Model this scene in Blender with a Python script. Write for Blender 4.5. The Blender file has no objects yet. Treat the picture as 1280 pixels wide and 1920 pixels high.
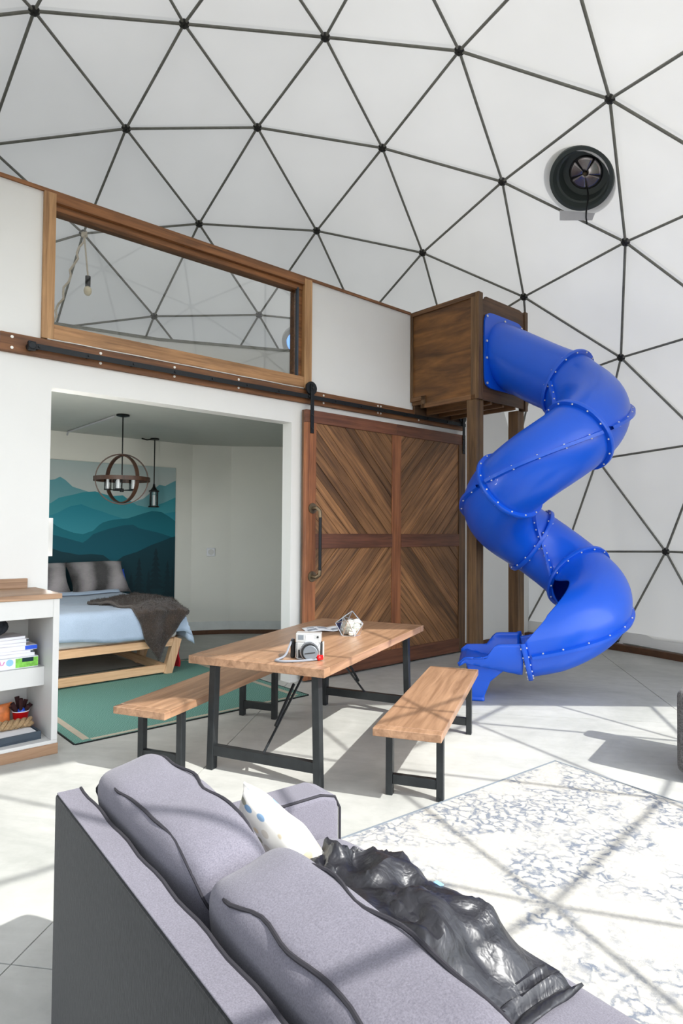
import bpy, bmesh, math, random, itertools
from mathutils import Vector, Matrix, noise
random.seed(7)
PI = math.pi
sc = bpy.context.scene
COL = sc.collection

# ---------------------------------------------------------------- camera, sky, sun, exposure
R = 6.1                                   # dome radius
CZ = 0.119 * R                            # height of the sphere centre above the floor
CAM = Vector((1.8483, -5.07276, 1.66164))
F_PX, YAW, PITCH, ROLL = 1195.26, -0.2017, 0.0285, 0.0071
fw = Vector((math.sin(YAW) * math.cos(PITCH), math.cos(YAW) * math.cos(PITCH), math.sin(PITCH)))
rt = Vector((math.cos(YAW), -math.sin(YAW), 0)); up = rt.cross(fw)
r2 = rt * math.cos(ROLL) + up * math.sin(ROLL); u2 = -rt * math.sin(ROLL) + up * math.cos(ROLL)
cd = bpy.data.cameras.new('camera_view'); cam = bpy.data.objects.new('camera_view', cd); COL.objects.link(cam)
cam.matrix_world = Matrix(((r2.x, u2.x, -fw.x, CAM.x), (r2.y, u2.y, -fw.y, CAM.y), (r2.z, u2.z, -fw.z, CAM.z), (0, 0, 0, 1)))
cd.sensor_fit = 'VERTICAL'; cd.sensor_height = 36; cd.lens = F_PX / 1920 * 36; cd.clip_start = 0.05
sc.camera = cam
SUN_AZ, SUN_EL = math.radians(-28.0), math.radians(44.7)
w = bpy.data.worlds.new('sky'); sc.world = w; w.use_nodes = True
nt = w.node_tree; nt.nodes.clear()
sky = nt.nodes.new('ShaderNodeTexSky'); sky.sky_type = 'NISHITA'; sky.sun_disc = False
sky.sun_elevation = SUN_EL; sky.sun_rotation = PI / 2 - SUN_AZ; sky.air_density = 1.0; sky.dust_density = 1.0
bg = nt.nodes.new('ShaderNodeBackground'); bg.inputs[1].default_value = 0.37
wo = nt.nodes.new('ShaderNodeOutputWorld'); hs_ = nt.nodes.new('ShaderNodeHueSaturation'); hs_.inputs['Saturation'].default_value = 0.30; nt.links.new(sky.outputs[0], hs_.inputs['Color']); nt.links.new(hs_.outputs[0], bg.inputs[0]); nt.links.new(bg.outputs[0], wo.inputs[0])
sl = bpy.data.lights.new('sun', 'SUN'); sl.energy = 5.0; sl.angle = math.radians(0.55); sl.color = (1.0, 0.97, 0.92)
so = bpy.data.objects.new('sun', sl); COL.objects.link(so)
so.rotation_euler = Vector((math.cos(SUN_EL) * math.cos(SUN_AZ), math.cos(SUN_EL) * math.sin(SUN_AZ), math.sin(SUN_EL))).to_track_quat('Z', 'Y').to_euler()
sc.view_settings.view_transform = 'Standard'; sc.view_settings.look = 'None'; sc.view_settings.gamma = 1
sc.view_settings.use_curve_mapping = False; sc.view_settings.exposure = 0.42

# ---------------------------------------------------------------- materials
def lin(c):
    return tuple((x / 255 / 12.92 if x / 255 <= 0.04045 else ((x / 255 + 0.055) / 1.055) ** 2.4) for x in c) + (1.0,)
class NT:
    def __init__(s, name):
        s.m = bpy.data.materials.new(name); s.m.use_nodes = True; s.t = s.m.node_tree
        s.b = s.t.nodes['Principled BSDF']; s.out = s.t.nodes['Material Output']
    def n(s, typ, **kw):
        x = s.t.nodes.new(typ)
        for k, v in kw.items():
            if k.startswith('i_'):
                key = k[2:]; key = int(key) if key.isdigit() else key.replace('_', ' ')
                x.inputs[key].default_value = v
            else: setattr(x, k, v)
        return x
    def l(s, a, b): s.t.links.new(a, b)
    def coords(s, scale=(1, 1, 1), rot=(0, 0, 0), kind='Object'):
        tc = s.n('ShaderNodeTexCoord'); mp = s.n('ShaderNodeMapping'); s.l(tc.outputs[kind], mp.inputs[0])
        mp.inputs['Scale'].default_value = scale; mp.inputs['Rotation'].default_value = rot
        return mp.outputs[0]
    def ramp(s, fac, stops):
        r = s.n('ShaderNodeValToRGB'); s.l(fac, r.inputs[0]); e = r.color_ramp.elements
        while len(e) < len(stops): e.new(0.5)
        for q, (p, c) in zip(e, stops): q.position = p; q.color = c
        return r.outputs[0]
    def noise(s, vec, scale, detail=4, rough=0.55, dist=0.0):
        x = s.n('ShaderNodeTexNoise'); s.l(vec, x.inputs['Vector'])
        x.inputs['Scale'].default_value = scale; x.inputs['Detail'].default_value = detail
        x.inputs['Roughness'].default_value = rough; x.inputs['Distortion'].default_value = dist
        return x.outputs['Fac']
    def bump(s, h, strength, dist=0.01):
        b = s.n('ShaderNodeBump'); b.inputs['Strength'].default_value = strength; b.inputs['Distance'].default_value = dist
        s.l(h, b.inputs['Height']); s.l(b.outputs[0], s.b.inputs['Normal'])
    def mix(s, fac, a, b, mode='MIX'):
        x = s.n('ShaderNodeMix', data_type='RGBA', blend_type=mode)
        for k, v in ((0, fac), (6, a), (7, b)):
            if hasattr(v, 'is_linked'): s.l(v, x.inputs[k])
            else: x.inputs[k].default_value = v
        return x.outputs[2]
    def math(s, op, a, b=0.0):
        x = s.n('ShaderNodeMath', operation=op)
        for k, v in ((0, a), (1, b)):
            if hasattr(v, 'is_linked'): s.l(v, x.inputs[k])
            else: x.inputs[k].default_value = v
        return x.outputs[0]
    def rand(s): return s.n('ShaderNodeObjectInfo').outputs['Random']
M = {}
def plain(name, col, rough=0.6, metal=0.0, var=0.06, vs=6.0, bump=0.0, bs=60.0, coat=0.0, spec=None):
    k = NT(name); c = lin(col); v = k.coords()
    lo = tuple(x * (1 - var) for x in c[:3]) + (1,); hi = tuple(min(1, x * (1 + var)) for x in c[:3]) + (1,)
    k.l(k.ramp(k.noise(v, vs), [(0.3, lo), (0.7, hi)]), k.b.inputs['Base Color'])
    k.b.inputs['Roughness'].default_value = rough; k.b.inputs['Metallic'].default_value = metal
    if coat: k.b.inputs['Coat Weight'].default_value = coat
    if spec is not None: k.b.inputs['Specular IOR Level'].default_value = spec
    if bump: k.bump(k.noise(v, bs, 3), bump)
    M[name] = k.m; return k
def wood(name, dark, light, axis='x', rough=0.5, randv=0.25, scale=1.0, knots=True, streak=22):
    k = NT(name); s = {'x': (1, streak, streak), 'y': (streak, 1, streak), 'z': (streak, streak, 1)}[axis]
    tc = k.n('ShaderNodeTexCoord'); ad = k.n('ShaderNodeVectorMath', operation='ADD'); k.l(tc.outputs['Object'], ad.inputs[0])
    cb = k.n('ShaderNodeCombineXYZ'); rv = k.rand(); mm = k.math('MULTIPLY', rv, 17.0)
    for i in range(3): k.l(mm, cb.inputs[i])
    k.l(cb.outputs[0], ad.inputs[1])
    mp = k.n('ShaderNodeMapping'); k.l(ad.outputs[0], mp.inputs[0]); mp.inputs['Scale'].default_value = tuple(x * scale for x in s)
    v = mp.outputs[0]
    g = k.noise(v, 1.3, 6, 0.62, 0.6)
    d, l_ = lin(dark), lin(light); mid = tuple((a + b) / 2 for a, b in zip(d, l_))
    colr = k.ramp(g, [(0.30, d), (0.5, mid), (0.72, l_)])
    mp2 = k.n('ShaderNodeMapping'); k.l(ad.outputs[0], mp2.inputs[0])
    mp2.inputs['Scale'].default_value = tuple((1.6 if q == 1 else 5.5) for q in s)
    if knots:
        b2 = k.noise(mp2.outputs[0], 1.0, 3, 0.6)
        blot = k.ramp(b2, [(0.34, (0.42, 0.40, 0.38, 1)), (0.55, (1, 1, 1, 1))])
        colr = k.mix(0.55, colr, blot, 'MULTIPLY')
    if randv:
        rr = k.math('ADD', k.math('MULTIPLY', rv, 2 * randv), 1 - randv)
        hs = k.n('ShaderNodeHueSaturation'); k.l(colr, hs.inputs['Color']); k.l(rr, hs.inputs['Value']); colr = hs.outputs[0]
    k.l(colr, k.b.inputs['Base Color']); k.b.inputs['Roughness'].default_value = rough
    k.bump(g, 0.25, 0.004); M[name] = k.m
def fabric(name, col, col2, scale=900, rough=0.95, bump=0.35, wr=0.0, stretch=(1, 1, 1)):
    k = NT(name); v = k.coords(stretch); f = k.noise(v, scale * 0.25, 4, 0.7); g = k.noise(v, 5.0, 3)
    a = k.ramp(f, [(0.32, lin(col2)), (0.68, lin(col))])
    a = k.mix(0.35, a, k.ramp(g, [(0.3, (0.75, 0.75, 0.75, 1)), (0.7, (1, 1, 1, 1))]), 'MULTIPLY')
    k.l(a, k.b.inputs['Base Color']); k.b.inputs['Roughness'].default_value = rough
    k.b.inputs['Specular IOR Level'].default_value = 0.25; k.b.inputs['Sheen Weight'].default_value = 0.15
    h = f
    if wr: h = k.math('ADD', k.math('MULTIPLY', k.noise(v, 7, 3, 0.5, 1.2), wr), f)
    k.bump(h, bump, 0.006); M[name] = k.m

plain('wall_paint', (227, 227, 224), 0.85, var=0.012, vs=2.0, bump=0.04, bs=160)
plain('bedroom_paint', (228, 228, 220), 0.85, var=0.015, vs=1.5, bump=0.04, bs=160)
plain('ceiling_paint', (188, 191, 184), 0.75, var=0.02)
plain('white_gloss', (206, 206, 204), 0.45, var=0.012)
plain('black_metal', (36, 39, 42), 0.5, 0.6, var=0.12, vs=30)
plain('leg_metal', (50, 53, 55), 0.42, 0.5, var=0.15, vs=14, bump=0.05)
plain('strut_steel', (122, 122, 114), 0.5, 0.2, var=0.2, vs=12)
plain('hub_steel', (58, 58, 56), 0.5, 0.6, var=0.2, vs=30)
plain('chrome', (205, 207, 210), 0.22, 0.9, var=0.04)
plain('pipe_brass', (120, 105, 84), 0.4, 0.8, var=0.15, vs=30)
plain('screw_white', (225, 222, 215), 0.45, 0.2)
plain('slide_blue', (8, 88, 214), 0.36, var=0.02, vs=1.5, coat=0.15)
plain('duct_dark', (60, 68, 66), 0.55, var=0.05)
plain('curtain_dark', (12, 14, 14), 0.8)
plain('bulb_cream', (235, 222, 190), 0.4)
plain('rope_cream', (212, 200, 180), 0.9, var=0.15, vs=90, bump=0.4, bs=200)
plain('jute', (168, 140, 104), 0.95, var=0.25, vs=120, bump=0.5, bs=220)
plain('lantern_black', (22, 24, 24), 0.45, 0.5)
plain('red_plastic', (200, 14, 20), 0.3)
plain('red_cloth', (170, 18, 32), 0.9)
plain('blue_plastic', (30, 84, 214), 0.35)
plain('orange_pack', (214, 122, 66), 0.4, var=0.35, vs=14)
plain('foil_white', (220, 218, 226), 0.4, var=0.1, vs=20)
plain('paper_white', (228, 230, 234), 0.8, var=0.02)
plain('paper_grey', (150, 155, 165), 0.8, var=0.3, vs=60)
plain('tray_slate', (48, 60, 72), 0.5, var=0.1)
plain('dark_plush', (30, 36, 44), 0.98, var=0.5, vs=40, bump=0.9, bs=140)
plain('twig_dark', (52, 22, 24), 0.9)
plain('green_print', (120, 190, 70), 0.5, var=0.35, vs=30)
plain('pink_print', (214, 140, 186), 0.6)
plain('sky_print', (140, 190, 225), 0.6)
plain('black_leather', (26, 26, 27), 0.55, bump=0.3, bs=300)
plain('camera_silver', (214, 214, 212), 0.3, 0.55, var=0.03)
plain('camera_grey', (118, 124, 130), 0.4, 0.2)
plain('strap_grey', (130, 134, 142), 0.7)
plain('stone_white', (222, 222, 214), 0.9, var=0.15, vs=40, bump=0.6, bs=70)
plain('rug_edge', (18, 24, 24), 0.9)
plain('rug_tan', (176, 165, 148), 0.95, bump=0.4, bs=300)
plain('joint_dark', (70, 70, 66), 0.95)
plain('curb_wood', (88, 58, 36), 0.7, var=0.2, vs=14)
plain('tape_grey', (188, 188, 192), 0.7)
plain('skirt_white', (214, 218, 216), 0.6)
wood('door_plank', (86, 57, 35), (168, 120, 76), 'x', 0.55, 0.38, streak=26)
wood('door_red_z', (112, 64, 38), (176, 112, 70), 'z', 0.5, 0.10)
wood('door_red_x', (84, 48, 33), (128, 80, 56), 'x', 0.5, 0.10)
wood('door_dark_z', (62, 44, 30), (120, 88, 60), 'z', 0.55, 0.1)
wood('beam_x', (88, 54, 30), (150, 100, 60), 'x', 0.6, 0.1)
wood('frame_z', (138, 100, 62), (200, 156, 108), 'z', 0.55, 0.08, knots=False)
wood('frame_x', (122, 84, 50), (190, 144, 98), 'x', 0.55, 0.08)
wood('frame_dark_x', (96, 60, 30), (160, 106, 60), 'x', 0.55, 0.08)
wood('ply_y', (74, 46, 22), (142, 96, 48), 'y', 0.5, 0.0, streak=7)
wood('tower_z', (74, 54, 34), (132, 100, 66), 'z', 0.6, 0.1)
wood('tower_x', (70, 48, 30), (112, 80, 52), 'x', 0.6, 0.1)
wood('tower_y', (88, 60, 36), (142, 102, 64), 'y', 0.6, 0.1)
wood('table_top', (126, 94, 70), (180, 142, 112), 'x', 0.34, 0.06, knots=False, streak=16)
wood('pine_x', (196, 152, 112), (226, 188, 148), 'x', 0.6, 0.06, knots=False)
wood('counter_x', (122, 92, 68), (176, 142, 112), 'x', 0.5, 0.05, knots=False)
wood('ring_wood', (44, 27, 18), (78, 50, 33), 'z', 0.5, 0.05, knots=False)
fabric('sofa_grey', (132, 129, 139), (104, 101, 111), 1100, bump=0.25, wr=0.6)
fabric('sofa_shade_grey', (52, 53, 54), (31, 32, 33), 700, bump=0.3, stretch=(1, 1, 0.25))  # sofa fabric darkened: shade on the rear face put into the colour
fabric('chair_tweed', (118, 116, 116), (52, 51, 52), 420, bump=0.5)
fabric('bedspread_blue', (168, 184, 204), (156, 172, 192), 500, bump=0.2, wr=0.8)
plain('piping_dark', (46, 44, 50), 0.9)
# concrete
k = NT('concrete'); v = k.coords(kind='Object')
f = k.noise(v, 0.9, 8, 0.62, 0.8); g = k.noise(v, 7, 6, 0.7, 0.3); s_ = k.coords((0.5, 2.2, 1)); h = k.noise(s_, 3.0, 5, 0.65, 1.0)
a = k.ramp(f, [(0.3, lin((168, 169, 164))), (0.55, lin((188, 188, 183))), (0.75, lin((200, 200, 195)))])
a = k.mix(0.5, a, k.ramp(g, [(0.25, (0.80, 0.80, 0.79, 1)), (0.6, (1, 1, 1, 1))]), 'MULTIPLY')
a = k.mix(0.35, a, k.ramp(h, [(0.3, (0.7, 0.7, 0.7, 1)), (0.6, (1, 1, 1, 1))]), 'MULTIPLY')
vo = k.n('ShaderNodeTexVoronoi', feature='DISTANCE_TO_EDGE'); k.l(k.coords((0.55, 0.8, 1)), vo.inputs['Vector']); vo.inputs['Scale'].default_value = 0.6
wv = k.n('ShaderNodeVectorMath', operation='ADD')
k.l(a, k.b.inputs['Base Color']); k.b.inputs['Roughness'].default_value = 0.5; k.b.inputs['Specular IOR Level'].default_value = 0.35
k.bump(g, 0.06, 0.01); M['concrete'] = k.m
# dome membrane: white coated fabric that lets some daylight through
k = NT('membrane'); t = k.n('ShaderNodeBsdfTranslucent'); d = k.n('ShaderNodeBsdfDiffuse'); mx = k.n('ShaderNodeMixShader')
v = k.coords(); a = k.ramp(k.noise(v, 0.7, 3), [(0.3, lin((226, 226, 223))), (0.7, lin((234, 234, 231)))])
k.l(a, d.inputs[0]); k.l(a, t.inputs[0]); mx.inputs[0].default_value = 0.175
k.l(d.outputs[0], mx.inputs[1]); k.l(t.outputs[0], mx.inputs[2]); k.l(mx.outputs[0], k.out.inputs[0]); M['membrane'] = k.m
def clear(name, tint, gloss, rough=0.02):
    k = NT(name); t = k.n('ShaderNodeBsdfTransparent'); t.inputs[0].default_value = tint
    g = k.n('ShaderNodeBsdfGlossy'); g.inputs['Roughness'].default_value = rough
    fr = k.n('ShaderNodeFresnel'); fr.inputs[0].default_value = 1.45; mx = k.n('ShaderNodeMixShader')
    k.l(k.math('MULTIPLY', fr.outputs[0], gloss), mx.inputs[0])
    k.l(t.outputs[0], mx.inputs[1]); k.l(g.outputs[0], mx.inputs[2]); k.l(mx.outputs[0], k.out.inputs[0]); M[name] = k.m
clear('clear_vinyl', (0.93, 0.95, 0.96, 1), 0.8, 0.05)
clear('pane_glass', (0.985, 0.99, 0.985, 1), 1.0)
clear('jar_glass', (0.9, 0.92, 0.92, 1), 1.5, 0.05)
# area rug: cream with distressed blue grey veining
k = NT('rug_cream'); v = k.coords()
n1 = k.noise(v, 2.1, 3, 0.6, 0.5)
wn = k.n('ShaderNodeTexNoise'); k.l(v, wn.inputs['Vector']); wn.inputs['Scale'].default_value = 9; wn.inputs['Detail'].default_value = 4
ad = k.n('ShaderNodeVectorMath', operation='MULTIPLY_ADD'); k.l(wn.outputs['Color'], ad.inputs[0]); ad.inputs[1].default_value = (0.16, 0.16, 0.0); k.l(v, ad.inputs[2])
vo = k.n('ShaderNodeTexVoronoi', feature='DISTANCE_TO_EDGE'); k.l(ad.outputs[0], vo.inputs['Vector']); vo.inputs['Scale'].default_value = 15
edge = k.ramp(vo.outputs['Distance'], [(0.05, (1, 1, 1, 1)), (0.17, (0, 0, 0, 1))])
patch = k.ramp(n1, [(0.44, (0, 0, 0, 1)), (0.55, (1, 1, 1, 1))])
fine = k.ramp(k.noise(v, 26, 4, 0.6), [(0.36, (0, 0, 0, 1)), (0.54, (1, 1, 1, 1))])
mk = k.math('MULTIPLY', k.math('MULTIPLY', edge, patch), fine)
base = k.ramp(k.noise(v, 60, 3), [(0.3, lin((174, 171, 164))), (0.7, lin((192, 189, 182)))])
a = k.mix(k.math('MULTIPLY', mk, 0.9), base, lin((106, 114, 128)))
k.l(a, k.b.inputs['Base Color']); k.b.inputs['Roughness'].default_value = 0.95; k.b.inputs['Specular IOR Level'].default_value = 0.1
k.bump(k.noise(v, 240, 3), 0.4, 0.004); M['rug_cream'] = k.m
plain('rug_line', (120, 128, 136), 0.95)
# green flatwoven rug with a woven chevron ripple
k = NT('rug_green'); v = k.coords()
wv = k.n('ShaderNodeTexWave', wave_type='BANDS'); k.l(k.coords(rot=(0, 0, 0.9)), wv.inputs['Vector']); wv.inputs['Scale'].default_value = 16
wv.inputs['Distortion'].default_value = 5; wv.inputs['Detail'].default_value = 3
a = k.ramp(wv.outputs['Fac'], [(0.0, lin((72, 118, 108))), (1.0, lin((108, 152, 140)))])
k.l(a, k.b.inputs['Base Color']); k.b.inputs['Roughness'].default_value = 0.9; k.bump(wv.outputs['Fac'], 0.25, 0.004); M['rug_green'] = k.m
# fur
def fur(name, dark, light, sc_=(2, 12, 2), rough=0.95, axis_band=None):
    k = NT(name); v = k.coords(sc_); f = k.noise(v, 9, 6, 0.7, 1.2); g = k.noise(k.coords(), 4.5, 3, 0.5, 0.6)
    fac = k.math('ADD', k.math('MULTIPLY', f, 0.45), k.math('MULTIPLY', g, 0.55))
    if axis_band:
        wv = k.n('ShaderNodeTexWave', wave_type='BANDS', bands_direction='X'); k.l(k.coords(), wv.inputs['Vector'])
        wv.inputs['Scale'].default_value = axis_band; wv.inputs['Distortion'].default_value = 2.5
        fac = k.math('ADD', k.math('MULTIPLY', fac, 0.55), k.math('MULTIPLY', wv.outputs['Fac'], 0.42))
    a = k.ramp(fac, [(0.36, lin(dark)), (0.74, lin(light))])
    k.l(a, k.b.inputs['Base Color']); k.b.inputs['Roughness'].default_value = rough; k.b.inputs['Sheen Weight'].default_value = 0.3
    k.bump(k.noise(v, 22, 5, 0.7), 0.9, 0.02); M[name] = k.m
fur('throw_fur', (28, 20, 16), (84, 65, 51))
fur('pillow_fur', (22, 16, 17), (190, 182, 184), (3, 20, 3), axis_band=0.75)
# black puffer nylon
k = NT('puffer_black'); v = k.coords(); k.b.inputs['Base Color'].default_value = lin((30, 30, 36)); k.b.inputs['Roughness'].default_value = 0.40
k.b.inputs['Specular IOR Level'].default_value = 0.7
k.bump(k.math('ADD', k.noise(v, 8, 3, 0.5, 1.6), k.math('MULTIPLY', k.noise(v, 24, 2, 0.5, 1.2), 0.25)), 0.5, 0.022); M['puffer_black'] = k.m
# printed cushion
k = NT('cushion_print'); v = k.coords()
vo = k.n('ShaderNodeTexVoronoi', feature='F1'); k.l(k.coords((19, 34, 1), (0, 0, 0.5)), vo.inputs['Vector']); vo.inputs['Scale'].default_value = 1.0
msk = k.ramp(vo.outputs['Distance'], [(0.30, (1, 1, 1, 1)), (0.36, (0, 0, 0, 1))])
cc = k.n('ShaderNodeSeparateColor'); k.l(vo.outputs['Color'], cc.inputs[0])
pc = k.ramp(cc.outputs[0], [(0.0, lin((110, 150, 186))), (0.35, lin((226, 208, 176))), (0.6, lin((150, 150, 132))), (0.8, lin((240, 238, 232)))])
k.l(k.mix(msk, lin((222, 220, 212)), pc), k.b.inputs['Base Color']); k.b.inputs['Roughness'].default_value = 0.9; M['cushion_print'] = k.m
plain('cushion_white', (236, 235, 230), 0.9)
# fan blades
plain('fan_metal', (150, 146, 148), 0.25, 0.9, var=0.35, vs=5)

# ---------------------------------------------------------------- mesh helpers
class MB:
    def __init__(s): s.v = []; s.f = []; s.sm = []
    def add(s, vs, fs, smooth=False):
        o = len(s.v); s.v += [tuple(p) for p in vs]; s.f += [tuple(i + o for i in f) for f in fs]; s.sm += [smooth] * len(fs); return s
    def box(s, x0, x1, y0, y1, z0, z1):
        return s.add([(x, y, z) for x in (x0, x1) for y in (y0, y1) for z in (z0, z1)],
                     [(0, 1, 3, 2), (4, 6, 7, 5), (0, 4, 5, 1), (2, 3, 7, 6), (0, 2, 6, 4), (1, 5, 7, 3)])
    def prism(s, poly, fn, d0, d1):
        n = len(poly); vs = [fn(p, d0) for p in poly] + [fn(p, d1) for p in poly]
        return s.add(vs, [tuple(range(n))[::-1], tuple(range(n, 2 * n))] + [(i, (i + 1) % n, n + (i + 1) % n, n + i) for i in range(n)])
    def bar(s, a, b, w, h, upv=(0, 0, 1)):
        a, b = Vector(a), Vector(b); t = (b - a).normalized(); u = Vector(upv)
        if abs(t.dot(u)) > 0.95: u = Vector((1, 0, 0))
        x = t.cross(u).normalized() * (w / 2); y = x.cross(t).normalized() * (h / 2)
        return s.add([a - x - y, a + x - y, a + x + y, a - x + y, b - x - y, b + x - y, b + x + y, b - x + y],
                     [(3, 2, 1, 0), (4, 5, 6, 7), (0, 1, 5, 4), (1, 2, 6, 5), (2, 3, 7, 6), (3, 0, 4, 7)])
    def cyl(s, a, b, r, n=12, r1=None, cap=True):
        a, b = Vector(a), Vector(b); t = (b - a).normalized(); u = Vector((0, 0, 1)) if abs(t.z) < 0.9 else Vector((1, 0, 0))
        x = t.cross(u).normalized(); y = t.cross(x); r1 = r if r1 is None else r1
        vs = [a + (x * math.cos(2 * PI * i / n) + y * math.sin(2 * PI * i / n)) * r for i in range(n)] + \
             [b + (x * math.cos(2 * PI * i / n) + y * math.sin(2 * PI * i / n)) * r1 for i in range(n)]
        o = len(s.f)
        s.add(vs, [((i + 1) % n, i, n + i, n + (i + 1) % n) for i in range(n)], True)
        if cap: s.add(vs, [tuple(range(n)), tuple(range(n, 2 * n))[::-1]])
        return s
    def tube(s, pts, r, n=8, closed=False):
        pts = [Vector(p) for p in pts]; N = len(pts); rings = []; prev = None
        for i, p in enumerate(pts):
            a = pts[i - 1] if (i > 0 or closed) else p; b = pts[(i + 1) % N] if (i < N - 1 or closed) else p
            t = (b - a).normalized()
            if prev is None:
                u = Vector((0, 0, 1)) if abs(t.z) < 0.9 else Vector((1, 0, 0)); x = t.cross(u).normalized()
            else: x = (prev - t * prev.dot(t)).normalized()
            prev = x; y = t.cross(x); rr = r(i / max(1, N - 1)) if callable(r) else r
            rings.append([p + (x * math.cos(2 * PI * j / n) + y * math.sin(2 * PI * j / n)) * rr for j in range(n)])
        vs = [q for g in rings for q in g]; fs = []
        for i in range(N if closed else N - 1):
            k0, k1 = i * n, ((i + 1) % N) * n
            for j in range(n): fs.append((k0 + j, k0 + (j + 1) % n, k1 + (j + 1) % n, k1 + j))
        s.add(vs, fs, True)
        if not closed: s.add(vs, [tuple(range(n))[::-1], tuple(range((N - 1) * n, N * n))])
        return s
    def lathe(s, prof, n=24, c=(0, 0, 0)):
        c = Vector(c); vs = [c + Vector((r * math.cos(2 * PI * i / n), r * math.sin(2 * PI * i / n), z)) for r, z in prof for i in range(n)]
        fs = [(k0 * n + i, k0 * n + (i + 1) % n, (k0 + 1) * n + (i + 1) % n, (k0 + 1) * n + i) for k0 in range(len(prof) - 1) for i in range(n)]
        return s.add(vs, fs, True)
    def grid(s, fn, nu, nv, smooth=True, keep=None):
        vs = [fn(i / nu, j / nv) for i in range(nu + 1) for j in range(nv + 1)]
        fs = [(i * (nv + 1) + j, (i + 1) * (nv + 1) + j, (i + 1) * (nv + 1) + j + 1, i * (nv + 1) + j + 1) for i in range(nu) for j in range(nv)
              if keep is None or keep((i + .5) / nu, (j + .5) / nv)]
        return s.add(vs, fs, smooth)
    def ball(s, c, r, n=10, sq=(1, 1, 1)):
        c = Vector(c)
        return s.grid(lambda a, b: c + Vector((r * sq[0] * math.sin(PI * b) * math.cos(2 * PI * a), r * sq[1] * math.sin(PI * b) * math.sin(2 * PI * a), r * sq[2] * math.cos(PI * b))), n, max(4, n // 2))
    def build(s, name, mat, parent=None, bevel=0.0, solid=0.0, subsurf=0, loc=None, rotz=None, weld=False, angle=40, seg=2):
        me = bpy.data.meshes.new(name); me.from_pydata(s.v, [], s.f); me.update()
        me.polygons.foreach_set('use_smooth', s.sm)
        bm = bmesh.new(); bm.from_mesh(me)
        if weld: bmesh.ops.remove_doubles(bm, verts=bm.verts, dist=1e-5)
        if not weld: bmesh.ops.remove_doubles(bm, verts=bm.verts, dist=1e-6)
        bmesh.ops.recalc_face_normals(bm, faces=bm.faces); bm.to_mesh(me); bm.free()
        if any(s.sm): me.set_sharp_from_angle(angle=math.radians(angle))
        me.materials.append(M[mat] if isinstance(mat, str) else mat)
        o = bpy.data.objects.new(name, me); COL.objects.link(o); o.parent = parent
        if loc is not None: o.location = loc
        if rotz is not None: o.rotation_euler.z = rotz
        if solid:
            m = o.modifiers.new('solid', 'SOLIDIFY'); m.thickness = solid; m.offset = 0
        if bevel:
            m = o.modifiers.new('bevel', 'BEVEL'); m.width = bevel; m.segments = seg; m.limit_method = 'ANGLE'
        if subsurf:
            m = o.modifiers.new('sub', 'SUBSURF'); m.levels = subsurf; m.render_levels = subsurf
        return o
def tag(o, label=None, cat=None, group=None, kind=None):
    for kk, vv in (('label', label), ('category', cat), ('group', group), ('kind', kind)):
        if vv: o[kk] = vv
    return o
def empty(name, loc=(0, 0, 0), rotz=0.0, label=None, cat=None, group=None):
    o = bpy.data.objects.new(name, None); COL.objects.link(o); o.location = loc; o.rotation_euler.z = rotz; o.empty_display_size = 0.1
    return tag(o, label, cat, group)
def copy_tree(o, parent=None):
    c = o.copy(); COL.objects.link(c); c.parent = parent
    for ch in list(o.children): copy_tree(ch, c)
    return c
WA = math.radians(53.1); CW, SW = math.cos(WA), math.sin(WA)
def wpt(u, n, z=0.0): return Vector((u * CW + n * SW, u * SW - n * CW, z))
# in the wall frame local x = u (along the wall), local y = -n (away from the room)
def wroot(name, label, cat, u=0, n=0, z=0, group=None): return empty(name, wpt(u, n, z), WA, label, cat, group)
def vn(p, s=1.0): return noise.noise(Vector(p) * s)
SA = math.radians(139); SD = Vector((math.cos(SA), math.sin(SA), 0)); SE = Vector((SD.y, -SD.x, 0))
def spt(d, e, z=0.0): return SD * d + SE * e + Vector((0, 0, z))

# ---------------------------------------------------------------- dome: membrane, struts, hubs, clear window
def geodesic(n):
    z, r = 1 / math.sqrt(5), 2 / math.sqrt(5)
    V = [Vector((0, 0, 1))] + [Vector((r * math.cos(2 * PI * k / 5), r * math.sin(2 * PI * k / 5), z)) for k in range(5)] + \
        [Vector((r * math.cos(2 * PI * (k + .5) / 5), r * math.sin(2 * PI * (k + .5) / 5), -z)) for k in range(5)] + [Vector((0, 0, -1))]
    F = [t for t in itertools.combinations(range(12), 3) if all((V[a] - V[b]).length < 1.1 for a, b in itertools.combinations(t, 2))]
    pts, key, T = [], {}, []
    def add(p):
        q = (round(p.x, 4) + 0.0, round(p.y, 4) + 0.0, round(p.z, 4) + 0.0)
        if q not in key: key[q] = len(pts); pts.append(p)
        return key[q]
    for a, b, c in F:
        A, B, C = V[a], V[b], V[c]
        if (B - A).cross(C - A).dot(A) < 0: B, C = C, B
        g = {(i, j): add(((A * (n - i - j) + B * i + C * j) / n).normalized()) for i in range(n + 1) for j in range(n + 1 - i)}
        for i in range(n):
            for j in range(n - i):
                T.append((g[i, j], g[i + 1, j], g[i, j + 1]))
                if i + j < n - 1: T.append((g[i + 1, j], g[i + 1, j + 1], g[i, j + 1]))
    return pts, T
GP, GT = geodesic(5)
OC = Vector((0, 0, CZ))
def clip(poly, nrm, d):
    ins, outs = [], []
    for i, p in enumerate(poly):
        q = poly[(i + 1) % len(poly)]; a, b = p.dot(nrm) - d, q.dot(nrm) - d
        (ins if a >= 0 else outs).append(p)
        if a * b < 0: x = p.lerp(q, a / (a - b)); ins.append(x); outs.append(x)
    return ins, outs
PB = Vector((0.2111, -0.8232, -0.5271)); azl = math.radians(-118); PC = Vector((-math.sin(azl), math.cos(azl), 0))
POR = Vector((-0.838, 4.598, 4.646)); FANP = Vector((3.016, 2.224, 5.539))
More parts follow.
